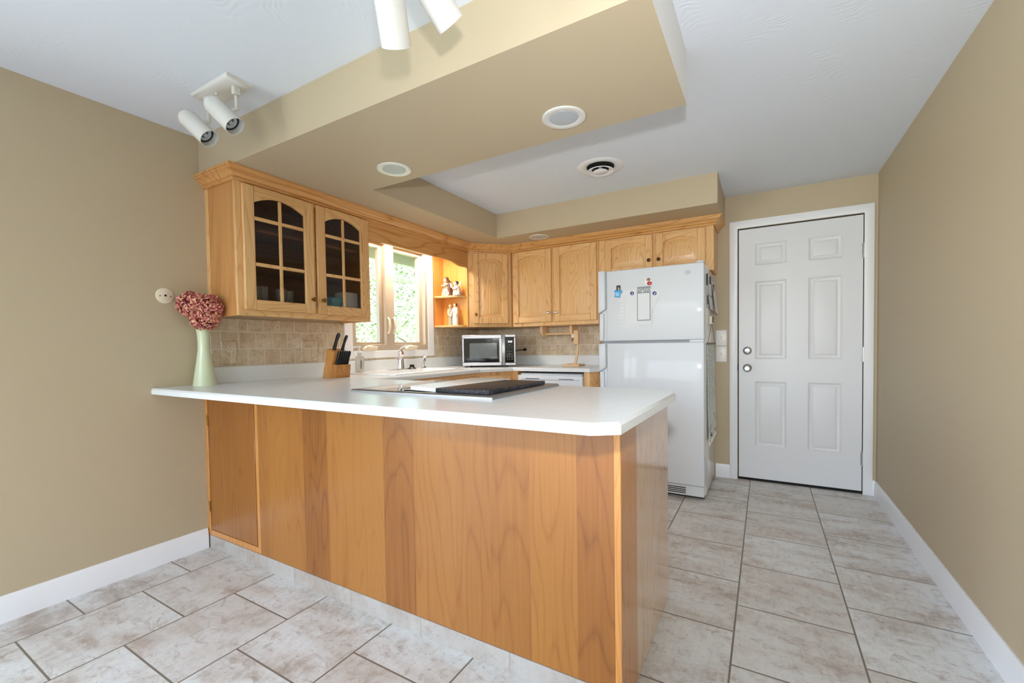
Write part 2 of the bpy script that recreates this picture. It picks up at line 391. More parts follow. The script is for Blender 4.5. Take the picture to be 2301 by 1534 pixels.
CORE = mat('dried_hydrangea_shade', srgb(104, 38, 36), .9)
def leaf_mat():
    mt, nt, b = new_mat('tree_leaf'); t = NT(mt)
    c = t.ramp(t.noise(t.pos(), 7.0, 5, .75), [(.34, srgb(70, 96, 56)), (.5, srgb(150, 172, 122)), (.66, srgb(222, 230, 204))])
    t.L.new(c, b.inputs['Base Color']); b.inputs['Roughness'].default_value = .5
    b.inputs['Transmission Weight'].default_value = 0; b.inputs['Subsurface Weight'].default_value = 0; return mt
LEAF = leaf_mat()
BARK = paint('tree_bark', srgb(96, 82, 66), .6, 20, .9); GRASS = paint('lawn', srgb(120, 140, 78), .5, 60, .9)
EAVE = paint('grey_eave_paint', srgb(212, 216, 212), .05)

# ------------------------------------------------------------------ room shell
W, H, S = 3.4702, 2.3278, 2.113; YB = -7.0; T = .12
struct('floor', MB().box(-T, YB - T, -.1, W + T, T, 0), FLOOR)
struct('ceiling', MB().box(-T, YB - T, H, W + T, T, H + .1), CEIL)
WY0, WY1, WZ0, WZ1 = -1.745, -.87, 1.108, 2.03          # kitchen window opening
struct('wall_left', MB().box(-T, YB, 0, 0, -6.4, H).box(-T, -4.6, 0, 0, WY0, H).box(-T, -6.4, 0, 0, -4.6, .3).box(-T, -6.4, 2.1, 0, -4.6, H).box(-T, WY1, 0, 0, 0, H).box(-T, WY0, 0, 0, WY1, WZ0).box(-T, WY0, WZ1, 0, WY1, H), WALL)
DX0, DX1, DZ1 = 2.576, 3.395, 2.058
struct('wall_back', MB().box(-T, 0, 0, DX0, T, H).box(DX1, 0, 0, W + T, T, H).box(DX0, 0, DZ1, DX1, T, H).box(DX0, .06, 0, DX1, T, DZ1), WALL)
struct('wall_right', MB().box(W, YB, 0, W + T, 0, H), WALL)
struct('wall_rear', MB().box(-T, YB - T, 0, .3, YB, H).box(3.2, YB - T, 0, W + T, YB, H).box(.3, YB - T, 2.1, 3.2, YB, H).box(.3, YB - T, 0, 3.2, YB, .12), WALL)
# dropped soffit around the cooking area: left run, back run and bulkhead over the peninsula
LX, BY, SX, FX, FY, FBY = .655, -.648, 2.4804, 2.489, -2.77, -2.10
so = MB()
so.prism([(0, FY), (FX, FY), (FX, FBY), (LX, FBY), (LX, BY), (SX, BY), (SX, 0), (0, 0)], S, H + .02)
so2 = MB(); so2.V = so.V; so2.F = so.F
so2.I = [1 if all(abs(so.V[i].x - FX) < 1e-4 for i in f) else 0 for f in so.F]
struct('wall_soffit', so2, [SOFF, WHITE_RET], label='tan dropped soffit around the kitchen ceiling')
# baseboards
bp = [(0, 0), (.014, 0), (.014, .085), (.010, .098), (.006, .112), (0, .112)]
struct('baseboard_left', MB().sweep(bp, [(0, YB), (0, -2.79)]), TRIMW)
struct('baseboard_right', MB().sweep(bp, [(W, 0), (W, YB)]), TRIMW)
struct('baseboard_back', MB().sweep(bp, [(2.41, 0), (2.516, 0)]).sweep(bp, [(3.448, 0), (W, 0)]), TRIMW)

# entry door
d = thing('door_1', 'white six panel entry door on the back wall', None, (DX0, 0, 0), kind='structure')
def panel_grid(mb, us, vs, panels, P, steps):
    for i in range(len(us) - 1):
        for j in range(len(vs) - 1):
            a, b_, c, e = us[i], us[i + 1], vs[j], vs[j + 1]
            rect = lambda k: [(a + k, c + k), (b_ - k, c + k), (b_ - k, e - k), (a + k, e - k)]
            if (i, j) in panels:
                mb.loft([[P(u, v, dd) for u, v in rect(k)] for k, dd in steps], False, True)
            else: mb.raw([P(u, v, 0) for u, v in rect(0)], [(0, 1, 2, 3)])
dm = MB(); y0 = .004; xa, xb = 2.583, 3.388
P = lambda u, v, dd: (u, y0 + dd, v)
us = [xa, 2.70, 2.917, 3.057, 3.268, xb]; vs = [.022, .288, .815, .996, 1.622, 1.75, 1.924, 2.048]
panel_grid(dm, us, vs, {(i, j) for i in (1, 3) for j in (1, 3, 5)}, P, [(0, 0), (.008, .006), (.016, .009), (.028, .009), (.040, .003), (.048, .002)])
dm.loft([[(xa, y0, vs[0]), (xb, y0, vs[0]), (xb, y0, vs[-1]), (xa, y0, vs[-1])], [(xa, .05, vs[0]), (xb, .05, vs[0]), (xb, .05, vs[-1]), (xa, .05, vs[-1])]], False, True)
part('slab', dm, DOORW, d, 25)
part('dark_gap_shade', MB().box(DX0, .03, 0, xa, .058, DZ1).box(xb, .03, 0, DX1, .058, DZ1).box(DX0, .03, 2.049, DX1, .058, DZ1).box(DX0, .012, 0, DX1, .058, .018), DARK, d)  # dark backing strips put in so the gaps round the slab look shaded
k = part('door_knob', MB().lathe([(.033, 0), (.033, .006), (.026, .012), (.014, .018), (.014, .035), (.026, .042), (.0285, .052), (.026, .062), (.018, .066), (.017, .063), (0, .062)], (2.645, y0, .923), (0, -1, 0)), NICKEL, d)
part('deadbolt', MB().lathe([(.033, 0), (.033, .006), (.028, .013), (.02, .016), (0, .016)], (2.645, y0, 1.064), (0, -1, 0)).box(2.626, y0 - .03, 1.057, 2.664, y0 - .012, 1.068, .003), NICKEL, d)
for z in (1.737, .979, .212):
    part('hinge', MB().cyl((3.391, -.004, z), (3.391, -.004, z + .105), .0065, n=12).box(3.380, -.001, z + .002, 3.391, .006, z + .103), NICKEL, d)
part('strike_plate', MB().box(2.574, -.0015, .90, 2.581, .004, .955), DARK, d)
tw = .0605
struct('trim_1', MB().prism([(DX0 - tw, 0), (DX0 - .002, 0), (DX0 - .002, DZ1), (DX1 - .003, DZ1), (DX1 - .003, 0), (DX1 + tw - .006, 0), (DX1 + tw - .006, DZ1 + tw), (DX0 - tw, DZ1 + tw)], -.016, 0, 'y', .003), TRIMW, label='white casing around the entry door')

# ------------------------------------------------------------------ kitchen window
wcas = MB()
for a in ((-1.822, WZ0 - .058, WY0, 2.10), (WY1, WZ0 - .058, -.79, 2.10), (WY0, WZ0 - .058, WY1, WZ0), (WY0, WZ1, WY1, 2.10)):
    wcas.box(0, a[0], a[1], .018, a[2], a[3], .003)
struct('trim_2', wcas, TRIMW, label='white casing around the kitchen window')
w = thing('window_1', 'pair of cream casement windows over the sink', None, (0, -1.3, WZ0), kind='structure')
fr = MB(); ja = .035
fr.box(-.11, WY0, WZ0, .012, WY0 + ja, WZ1, .003).box(-.11, WY1 - ja, WZ0, .012, WY1, WZ1, .003)
fr.box(-.11, WY0 + ja, WZ0, .012, WY1 - ja, WZ0 + .052, .003).box(-.11, WY0 + ja, WZ1 - .03, .012, WY1 - ja, WZ1, .003)
MY0, MY1 = -1.392, -1.297
fr.box(-.11, MY0, WZ0 + .05, .012, MY1, WZ1 - .03, .003)
part('frame', fr, WINW, w)
for ya, yb in ((WY0 + ja, MY0), (MY1, WY1 - ja)):
    sa = MB(); s_ = .034; za, zb = WZ0 + .052, WZ1 - .03
    for q in ((ya, za, ya + s_, zb), (yb - s_, za, yb, zb), (ya + s_, za, yb - s_, za + s_ - .014), (ya + s_, zb - s_, yb - s_, zb)):
        sa.box(-.075, q[0], q[1], -.03, q[2], q[3], .004)
    so_ = part('sash', sa, WPLAST if False else WINW, w)
    part('pane', MB().box(-.056, ya + s_ - .003, za + .017, -.052, yb - s_ + .003, zb - s_ + .003), GLASS, so_)
for yc in (-1.592, -1.125):
    cr = MB(); cr.prism([(yc - .062, 1.108), (yc + .062, 1.108), (yc + .066, 1.128), (yc + .03, 1.148), (yc, 1.153), (yc - .03, 1.148), (yc - .066, 1.128)], .012, .05, 'x', .004)
    cr.tube([(.05, yc - .045, 1.138), (.062, yc - .01, 1.143), (.062, yc + .05, 1.137)], .006, 8)
    part('crank', cr, CREAMP, w)
for yc in (MY0 + .018, MY1 - .016):
    part('sash_lock', MB().tube([(.013, yc, 1.25), (.026, yc, 1.265), (.034, yc + .003, 1.31), (.026, yc, 1.37), (.013, yc, 1.385)], .009, 8), CREAMP, w)

# patio window behind the camera
w = thing('window_2', 'wide white patio window behind the camera', None, (1.75, YB, .12), kind='structure')
pf = MB()
for a in ((.3, .12, .37, 2.1), (3.13, .12, 3.2, 2.1), (1.71, .12, 1.79, 2.1)): pf.box(a[0], YB - .08, a[1], a[2], YB - .02, a[3])
pf.box(.37, YB - .08, .12, 3.13, YB - .02, .19).box(.37, YB - .08, 2.03, 3.13, YB - .02, 2.1)
part('frame', pf, TRIMW, w)

w = thing('added_window', 'tall white side window added behind the camera to light the right wall', None, (0, -5.5, .3), kind='structure')  # unseen window, added with the side lamp to brighten the right wall
part('frame', MB().box(-.09, -6.4, .3, -.03, -6.33, 2.1).box(-.09, -4.67, .3, -.03, -4.6, 2.1).box(-.09, -6.33, .3, -.03, -4.67, .37).box(-.09, -6.33, 2.03, -.03, -4.67, 2.1).box(-.09, -5.53, .37, -.03, -5.47, 2.03), TRIMW, w)

# ------------------------------------------------------------------ cabinets
def frame_M(o, U, N):
    """local frame: x = along the front, y = up, z = out of the front"""
    U = Vector(U); N = Vector(N); V = Vector((0, 0, 1))
    M = Matrix((U, V, N)).transposed().to_4x4(); M.translation = Vector(o); return M
def arc_rect(u0, v0, u1, v1, rise, n=12):
    """bottom-left, bottom-right, then the arched top from right to left; v1 is the crown of the arch"""
    p = [(u0, v0), (u1, v0)]
    for i in range(n + 1):
        t = i / n; u = u1 + (u0 - u1) * t
        p.append((u, v1 - rise * (2 * t - 1) ** 2))
    return p
def knob_mb(M, u, v, r=.0145):
    return MB(M).lathe([(.008, 0), (.0065, .004), (.0055, .012), (r * .8, .016), (r, .020), (r * .92, .025), (r * .55, .028), (0, .0285)], (u, v, 0), (0, 0, 1), 20)
def cab_door(parent, M, u0, v0, u1, v1, mats, knob, stile=.058, rail=.062, rise=.035, glazed=False, arch=True, kmat=None, top=None):
    th = .02; Mz = M; mb = MB(Mz); top = top or rail
    a, b_, c, e = u0 + stile, u1 - stile, v0 + rail, v1 - .045
    mb.mi = 0
    mb.box(u0, v0, 0, a, v1, th, .004); mb.box(b_, v0, 0, u1, v1, th, .004)
    mb.mi = 1
    mb.box(a, v0, .0004, b_, c, th - .0005, .003)
    n = 14; poly = [(a, v1)] + [(a + (b_ - a) * i / n, e - rise * (2 * i / n - 1) ** 2) for i in range(n + 1)] + [(b_, v1)]
    mb.loft([[(p[0], p[1], .0004) for p in poly], [(p[0], p[1], th - .0005) for p in poly]])
    mb.mi = 0
    L = arc_rect(a, c, b_, e, rise)
    if not glazed:
        ins = lambda k: arc_rect(a + k, c + k, b_ - k, e - k, rise)
        mb.loft([[(u, v, z) for u, v in ins(k)] for k, z in ((-.006, .0015), (.001, .003), (.007, .003), (.042, .0165), (.046, .0170))], True, True)
    else:
        mb.mi = 0
        um = (a + b_) / 2; mb.box(um - .009, c, .003, um + .009, e - .002, th - .004, .003)
        h = (e - c)
        for fr_ in (.34, .775): mb.mi = 1; vv = c + h * fr_; mb.box(a, vv - .010, .0035, b_, vv + .010, th - .0035, .003)
        mb.mi = 0
    dr = part('door', mb, mats, parent)
    if glazed:
        g = MB(M); g.loft([[(u, v, z) for u, v in arc_rect(a - .003, c - .003, b_ + .003, e + .003, rise)] for z in (.004, .007)]); part('pane', g, CABGL, dr)
    if knob: part('knob', knob_mb(Matrix.Translation(M.to_3x3() @ Vector((0, 0, th))) @ M, *knob), kmat or BRASS, dr)
    return dr

Z0, Z1 = 1.318, 2.052
# --- glass-door cabinet on the window wall
gy0, gy1, gx = -2.742, -1.826, .305
gc = thing('glass_front_cabinet', 'honey oak wall cabinet with two arched glass doors left of the window', 'cabinet', (gx / 2, (gy0 + gy1) / 2, Z0))
cb = MB(); cb.mi = 0
cb.mi = 3; cb.box(.0, gy0, Z0, .285, gy0 + .018, Z1, .001); cb.mi = 0; cb.box(0, gy1 - .018, Z0, .285, gy1, Z1, .001)
cb.box(0, gy0 - .004, Z0, .035, gy0, Z1, .001)
cb.box(.285, gy0, Z0, gx, gy0 + .04, Z1, .001).box(.285, gy1 - .04, Z0, gx, gy1, Z1, .001).box(.285, -2.302, Z0 + .04, gx, -2.262, Z1 - .02, .001)
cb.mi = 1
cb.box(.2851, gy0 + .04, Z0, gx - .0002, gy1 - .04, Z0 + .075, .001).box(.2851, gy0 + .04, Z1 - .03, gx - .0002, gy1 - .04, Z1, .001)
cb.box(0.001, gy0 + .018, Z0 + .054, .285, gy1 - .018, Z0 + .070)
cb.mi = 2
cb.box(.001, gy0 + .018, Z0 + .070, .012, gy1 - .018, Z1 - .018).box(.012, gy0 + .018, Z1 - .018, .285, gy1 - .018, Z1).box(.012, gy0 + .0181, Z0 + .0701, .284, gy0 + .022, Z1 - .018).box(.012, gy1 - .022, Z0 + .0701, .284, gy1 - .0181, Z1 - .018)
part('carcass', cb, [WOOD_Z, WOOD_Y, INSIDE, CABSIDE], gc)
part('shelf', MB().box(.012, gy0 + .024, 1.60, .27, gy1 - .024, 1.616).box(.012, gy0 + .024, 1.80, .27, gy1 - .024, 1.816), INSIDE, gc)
MG = frame_M((gx + .001, 0, 0), (0, 1, 0), (1, 0, 0))
cab_door(gc, MG, -2.712, 1.352, -2.285, 2.036, [WOOD_Z, WOOD_Y], (-2.306, 1.437), stile=.062, rail=.056, glazed=True, rise=.045)
cab_door(gc, MG, -2.262, 1.352, -1.856, 2.036, [WOOD_Z, WOOD_Y], (-2.234, 1.437), stile=.062, rail=.056, glazed=True, rise=.045)
# --- crown moulding, one run along all the wall cabinets
cz = 2.044
crown = [(0, cz), (.010, cz), (.014, cz + .003), (.014, cz + .013), (.010, cz + .016), (.016, cz + .018), (.024, cz + .026), (.034, cz + .040), (.038, cz + .042), (.038, cz + .046), (.046, cz + .049), (.048, cz + .055), (.056, cz + .057), (.056, S - .001), (0, S - .001)]
DA, DB = (.318, -.612), (.612, -.318)
sg = MB().sweep(crown, [(.0, gy0 - .002), (gx + .002, gy0 - .002), (gx + .002, DA[1] - .004), (DB[0] + .004, -.307), (2.427, -.307), (2.427, 0)][::1])
sg.I = [1 if min(sg.V[i].y for i in f) > -.70 and max(sg.V[i].x for i in f) > .45 else 0 for f in sg.F]
cm = single('crown_moulding', sg, [HICK, CRX], 'stepped honey oak crown moulding running along the tops of the wall cabinets', 'moulding')
# --- valance over the window
va = MB(); vy0, vy1 = gy1 + .001, -.6285
pts = [(vy0, 2.05), (vy0, 1.890), (vy0 + .085, 1.890), (vy0 + .10, 1.896), (vy0 + .115, 1.906), (vy0 + .14, 1.912), (-.92, 1.912), (-.86, 1.909), (-.80, 1.896), (-.765, 1.886), (-.735, 1.883), (vy1, 1.886), (vy1, 2.05)]
va.prism(pts, .286, .305, 'x', .0015)
single('window_valance', va, HICK, 'hickory valance board with scalloped lower edge above the window', 'valance')
# --- lamp tucked behind the valance
vl = thing('valance_light', 'slim white lamp strip tucked up behind the window valance', 'lamp', (.15, -1.25, 2.06))
part('housing', MB().box(.10, -1.62, 2.075, .20, -.90, S - .002, .004), WPLAST, vl)
EM, nt_, b_ = new_mat('warm_lamp_diffuser'); b_.inputs['Emission Color'].default_value = (1, .82, .58, 1); b_.inputs['Emission Strength'].default_value = 5
part('diffuser', MB().box(.108, -1.61, 2.058, .192, -.91, 2.0751, .004), EM, vl)
lamp('valance_glow', 'AREA', (.15, -1.26, 2.055), 13, (1, .93, .82), .07, .68, aim=(.15, -1.26, 0)).rotation_euler = (0, 0, 0)
# --- open corner shelf between window and diagonal cabinet
osf = thing('open_corner_shelf', 'open oak display shelves with two curved boards right of the window', 'shelf', (.15, -.69, Z0))
part('back_panel', MB().box(.001, -.775, Z0, .012, -.616, 2.03, .001), SHELFW, osf)
part('side_panel', MB().box(.001, -.627, Z0, .304, -.616, 2.03, .001), SHELFW, osf)
def shelf_board(z):
    pl = [(.013, -.628), (.013, -.776)] + [(.03 + .26 * math.sin(a) , -.640 - .136 * math.cos(a)) for a in [i * PI / 2 / 8 for i in range(9)]] + [(.296, -.628)]
    return MB().prism(pl, z - .018, z, 'z', .003)
for z in (1.618, 1.337): part('shelf', shelf_board(z), WOOD_X, osf)
# --- diagonal corner cabinet
dg = thing('diagonal_corner_cabinet', 'honey oak corner cabinet with one arched door set across the corner', 'cabinet', (.3, -.3, Z0))
dc = MB(); dc.prism([(.012, -.012), (.012, -.612), (.306, -.612), (.606, -.318), (.606, -.012)], Z0, Z1, 'z', .001)
part('carcass', dc, WOOD_Z, dg)
Ud = (Vector((.606, -.318, 0)) - Vector((.306, -.612, 0))); dl = Ud.length; Ud.normalize(); Nd = Vector((Ud.y, -Ud.x, 0))
MD = frame_M(Vector((.306, -.612, 0)) + Nd * .001, Ud, Nd)
cab_door(dg, MD, .04, 1.352, dl - .036, 2.024, [WOOD_Z, WOOD_Z], (.062, 1.437), stile=.056, rail=.062, kmat=BRASS)
# --- double-door wall cabinet on the back wall
def box_cab(name, label, x0, x1, z0, z1, y=-.305):
    t = thing(name, label, 'cabinet', ((x0 + x1) / 2, y / 2, z0))
    mb = MB(); mb.mi = 0
    mb.box(x0, y, z0, x1, -.001, z1, .0015)
    part('carcass', mb, [WOOD_Z], t); return t
dbl = box_cab('double_wall_cabinet', 'tall honey oak wall cabinet with two arched panel doors beside the refrigerator', .613, 1.496, Z0, Z1)
MBk = frame_M((0, -.306, 0), (1, 0, 0), (0, -1, 0))
cab_door(dbl, MBk, .634, 1.352, 1.043, 2.036, [WOOD_Z, WOOD_X], (1.018, 1.437), kmat=NICKEL)
cab_door(dbl, MBk, 1.070, 1.352, 1.482, 2.036, [WOOD_Z, WOOD_X], (1.094, 1.437), kmat=NICKEL)
fc = box_cab('over_fridge_cabinet', 'short honey oak wall cabinet with two arched doors above the refrigerator', 1.498, 2.425, 1.70, Z1)
cab_door(fc, MBk, 1.560, 1.728, 1.964, 2.036, [WOOD_Z, WOOD_X], (1.938, 1.822), kmat=BRONZE)
cab_door(fc, MBk, 1.991, 1.728, 2.366, 2.036, [WOOD_Z, WOOD_X], (2.016, 1.822), kmat=BRONZE)

# --- things in the glass cabinet
def tumbler(y, x, r=.034, h=.105):
    z = Z0 + .0705
    mb = MB().lathe([(r * .86, 0), (r * .88, .001), (r, h), (r - .003, h), (r * .85, .012), (0, .010)], (x, y, z), (0, 0, 1), 24)
    return mb
for i, (y, x, h, lb) in enumerate(((-2.588, .20, .108, 'clear glass tumbler furthest from the knobs in the glass cabinet'),
                        (-2.522, .16, .118, 'tallest clear glass tumbler behind the middle glazing bar in the glass cabinet'),
                        (-2.432, .20, .108, 'clear glass tumbler just past the glazing bar in the glass cabinet'),
                        (-2.372, .18, .104, 'clear glass tumbler nearest the brass knob in the glass cabinet'))):
    single('drinking_glass', tumbler(y, x, .033, h), TUMBLER, lb, 'glass', 'drinking glasses in the glass cabinet')
zc_ = Z0 + .0705
t = thing('food_container', 'round aqua food container with lid in the middle of the cabinet shelf', 'container', (.2, -2.06, zc_))
part('bowl', MB().lathe([(.048, 0), (.054, .004), (.058, .05), (0, .05)], (.2, -2.06, zc_)), AQUA, t)
part('lid', MB().lathe([(.061, .0501), (.062, .056), (.061, .085), (.054, .090), (0, .090)], (.2, -2.06, zc_)), AQUA, t)
part('latch', MB().box(.252, -2.038, zc_ + .02, .262, -2.014, zc_ + .052, .003), SKYB, t)
single('aqua_cup', MB().lathe([(.030, 0), (.034, .003), (.038, .085), (.035, .085), (.031, .008), (0, .008)], (.16, -2.19, zc_)), AQUA, 'small aqua cup partly hidden behind the right cabinet knob', 'cup')
single('white_canister', MB().box(.11, -1.975, zc_, .225, -1.868, zc_ + .138, .006, 2), WPLAST, 'plain white square canister at the window end of the cabinet shelf', 'canister')

# ------------------------------------------------------------------ counters
CT, CB_ = .936, .905
ct = thing('countertop', 'white laminate countertop wrapping the peninsula, sink run and back wall', 'countertop', (1.2, -1.9, CB_))
def slab(mb, poly, bev, b=.008):
    """poly counter-clockwise; bev = indices of edges i->i+1 with a bevelled upper arris"""
    n = len(poly); P = [Vector(p) for p in poly]
    off = []
    for i in range(n):
        def ln(k):
            a, c = P[k], P[(k + 1) % n]; d = (c - a).normalized(); nr = Vector((-d.y, d.x)); return a + nr * (b if k in bev else 0), d
        a, d = ln((i - 1) % n); c, e = ln(i); cr = d.x * e.y - d.y * e.x
        off.append(c if abs(cr) < 1e-5 else a + d * (((c - a).x * e.y - (c - a).y * e.x) / cr))
    mb.loft([[(p.x, p.y, CB_) for p in P], [(p.x, p.y, CT - b) for p in P], [(p.x, p.y, CT) for p in off]])
SK = (.115, .525, -1.80, -1.08)   # sink cut-out
mb = MB()
slab(mb, [(.001, -3.03), (2.40, -3.03), (2.462, -2.985), (2.468, -2.25), (2.41, -2.12), (.64, -2.12), (.001, -2.12)], {0, 1, 2, 3, 4})
slab(mb, [(.001, -2.12), (.64, -2.12), (.64, SK[2]), (.001, SK[2])], {1})
slab(mb, [(.001, SK[2]), (SK[0], SK[2]), (SK[0], SK[3]), (.001, SK[3])], set())
slab(mb, [(SK[1], SK[2]), (.64, SK[2]), (.64, SK[3]), (SK[1], SK[3])], {1})
slab(mb, [(.001, SK[3]), (.64, SK[3]), (.64, -.93), (.80, -.635), (1.525, -.635), (1.60, -.50), (1.60, -.001), (.001, -.001)], {1, 2, 3, 4})
part('worktop', mb, LAM, ct, 20)
UZ = 1.031
part('upstand', MB().box(.001, -2.733, CT, .021, -.021, UZ, .002), LAM, ct)
part('upstand', MB().box(.001, -.021, CT, 1.60, -.001, UZ, .002), LAM, ct)
# stone backsplash
sp = MB().box(0.0, -2.742, UZ + .0005, .008, -1.822, Z0 - .001).box(0, -.79, UZ + .0005, .008, -.0, Z0 - .001).box(0, -1.822, UZ + .0005, .008, -.79, WZ0 - .058)
struct('wall_tile_1', sp, STONE_L, label='tumbled stone backsplash on the window wall')
struct('wall_tile_2', MB().box(.008, -.008, UZ + .0005, 1.66, 0, Z0 - .001), STONE_B, label='tumbled stone backsplash on the back wall')

# peninsula base
PX, PY0, PY1 = 2.402, -2.782, -2.06
pc = thing('peninsula_cabinet', 'cherry veneered peninsula base with a plain tall back panel and tiled foot', 'cabinet', (1.2, -2.4, 0))
KZ = .073
part('back_panel', MB().box(.522, PY0, KZ, PX - .002, PY0 + .02, CB_ - .001, .001), PEN, pc)
fm = MB(); fm.box(.001, PY0 - .002, KZ, .03, PY0 + .02, CB_ - .001, .001).box(.03, PY0, KZ, .52, PY0 + .02, .104, .001).box(.03, PY0, .886, .52, PY0 + .02, CB_ - .001, .001).box(.496, PY0, .104, .521, PY0 + .02, .886, .001)
part('face_frame', fm, STILE, pc)
dp = part('door', MB().box(.034, PY0 - .001, .108, .492, PY0 + .017, .882, .0015), PEN, pc)
for z in (.735, .24):
    part('hinge', MB().cyl((.031, PY0 - .003, z - .03), (.031, PY0 - .003, z + .03), .004, n=10).box(.020, PY0 - .0035, z - .026, .030, PY0 - .001, z + .026), BRASS, dp)
part('end_panel', MB().box(PX - .02, -2.600, 0, PX - .001, PY1, CB_ - .001, .001), PEN_END, pc)
part('corner_stile', MB().box(PX - .022, PY0 - .001, 0, PX, -2.6005, CB_ - .001, .002), STILE, pc)
part('tile_base', MB().box(.016, PY0 - .002, 0, PX - .0225, PY0 + .018, KZ - .0005), KICK, pc)
part('carcass', MB().box(.001, PY0 + .021, .0, PX - .023, PY1, CB_ - .001), WOOD_Z, pc)

# sink-run base cabinets
sb = thing('sink_base_cabinet', 'honey oak base cabinet run under the sink with drawer fronts', 'cabinet', (.3, -1.5, 0))
part('carcass', MB().prism([(.001, -2.055), (.60, -2.055), (.60, -.92), (.77, -.60), (.83, -.60), (.83, -.001), (.001, -.001)], .1, .77).prism([(.574, -2.055), (.60, -2.055), (.60, -.92), (.77, -.60), (.83, -.60), (.83, -.001), (.001, -.001), (.001, -.99), (.574, -.99)], .7701, CB_ - .002).prism([(.001, -2.05), (.54, -2.05), (.54, -.9), (.7, -.54), (.83, -.54), (.83, -.01), (.001, -.01)], 0, .1), WOOD_Z, sb)
Ms = frame_M((.601, 0, 0), (0, 1, 0), (1, 0, 0))
for a, c in ((-1.98, -1.56), (-1.54, -1.27), (-1.25, -.955)):
    fr_ = part('drawer', MB(Ms).box(a, .72, 0, c, .872, .02, .004).box(a + .04, .748, .0201, c - .04, .844, .023, .003), WOOD_Y, sb)
    part('handle', MB(Ms).box((a + c) / 2 - .045, .842, .0201, (a + c) / 2 + .045, .860, .034, .004), CREAMP, fr_)
    part('door', MB(Ms).box(a, .13, 0, c, .705, .02, .004), WOOD_Z, sb)
Uc = Vector((.77, -.60, 0)) - Vector((.60, -.92, 0)); cl_ = Uc.length; Uc.normalize(); Nc = Vector((Uc.y, -Uc.x, 0))
Mc = frame_M(Vector((.60, -.92, 0)) + Nc * .001, Uc, Nc)
part('corner_drawer', MB(Mc).box(.02, .72, 0, cl_ - .02, .872, .02, .004).box(.06, .75, .0201, cl_ - .06, .842, .023, .003), WOOD_X, sb)
part('corner_door', MB(Mc).box(.02, .13, 0, cl_ - .02, .705, .02, .004), WOOD_Z, sb)
# dishwasher
dw = thing('dishwasher', 'white built-in dishwasher under the back counter', 'dishwasher', (1.15, -.3, 0))
part('body', MB().box(.853, -.57, .02, 1.458, -.02, .888), GREYM, dw)
part('door', MB().box(.852, -.615, .12, 1.460, -.571, .700, .006), FRIDGE, dw)
cp_ = part('control_panel', MB().box(.850, -.640, .704, 1.462, -.571, .872, .008, 2).box(.875, -.632, .872, 1.455, -.571, .884, .004), FRIDGE, dw)
for a in (.93, 1.25): part('vent_slot', MB().box(a, -.6415, .839, a + .135, -.639, .844), DARK, cp_)
part('grip', MB().box(.885, -.6425, .832, 1.44, -.6395, .836), GREYM, cp_)
part('dial', MB().lathe([(.022, 0), (.02, .012), (.016, .016), (0, .016)], (1.335, -.640, .765), (0, -1, 0)), GREYM, cp_)
part('toe_kick', MB().box(.855, -.55, .0, 1.455, -.545, .119), BLACK, dw)
fl_ = thing('end_base_cabinet', 'narrow honey oak base cabinet with angled side between dishwasher and refrigerator', 'cabinet', (1.53, -.3, 0))
part('carcass', MB().prism([(1.466, -.61), (1.515, -.61), (1.590, -.47), (1.590, -.02), (1.466, -.02)], 0, CB_ - .002, 'z', .002), WOOD_Z, fl_)

# ------------------------------------------------------------------ text
def text_mesh(name, s, size, M, mt, parent, extrude=.0006):
    cu = bpy.data.curves.new(name, 'FONT'); cu.body = s; cu.size = size; cu.extrude = extrude; cu.align_x = 'CENTER'; cu.align_y = 'CENTER'
    tmp = bpy.data.objects.new('tmp', cu); C.objects.link(tmp); dgr = bpy.context.evaluated_depsgraph_get()
    me = bpy.data.meshes.new_from_object(tmp.evaluated_get(dgr)); bpy.data.objects.remove(tmp); bpy.data.curves.remove(cu)
    mb = MB(M); mb.raw([v.co.copy() for v in me.vertices], [list(p.vertices) for p in me.polygons]); bpy.data.meshes.remove(me)
    return part(name, mb, mt, parent)

# ------------------------------------------------------------------ refrigerator
RX0, RX1, RY = 1.648, 2.404, -.730
rf = thing('refrigerator', 'white top-freezer refrigerator covered with notes and magnets', 'refrigerator', ((RX0 + RX1) / 2, -.38, 0))
part('body', MB().box(RX0 + .004, -.660, .03, RX1, -.045, 1.690, .006, 2), FRSIDE, rf)
def fr_door(name, z0, z1):
    mb = MB(); x1 = RX1 - .001
    # front skin with softly rounded edges and a shallow finger scoop beside the handle
    mb.box(RX0 + .052, RY, z0, x1, -.664, z1, .010, 3); mb.box(RX0 + .006, RY + .012, z0, RX0 + .060, -.664, z1, .006, 2)
    return part(name, mb, FRIDGE, rf)
fz = fr_door('freezer_door', 1.156, 1.698); ff = fr_door('fridge_door', .110, 1.140)
def bar_handle(za, zb, zc, p):
    mb = MB()
    mb.prism([(RX0, zb), (RX0, za), (RX0 + .03, za), (RX0 + .034, zb)], RY - .012, RY + .03, 'y', .005)
    mb.prism([(RX0 - .002, zc), (RX0 - .002, zb - .001), (RX0 + .052, zb + .03 * (1 if zc > zb else -1)), (RX0 + .052, zc)], RY - .034, RY + .03, 'y', .010)
    return part('handle', mb, FRIDGE, p)
bar_handle(1.160, 1.372, 1.700, fz); bar_handle(.30, .92, 1.138, ff)
part('gasket', MB().box(RX0 + .02, -.700, 1.141, RX1 - .10, -.663, 1.155), GREYM, rf)
part('hinge_cover', MB().box(RX1 - .10, -.724, 1.140, RX1 - .004, -.664, 1.156, .003), FRIDGE, rf); part('hinge_cover', MB().box(RX1 - .055, -.722, 1.699, RX1 - .005, -.62, 1.712, .005), FRIDGE, rf)
part('badge', MB().box(2.276, RY - .002, 1.622, 2.312, RY + .002, 1.648, .0008), BADGE, fz)
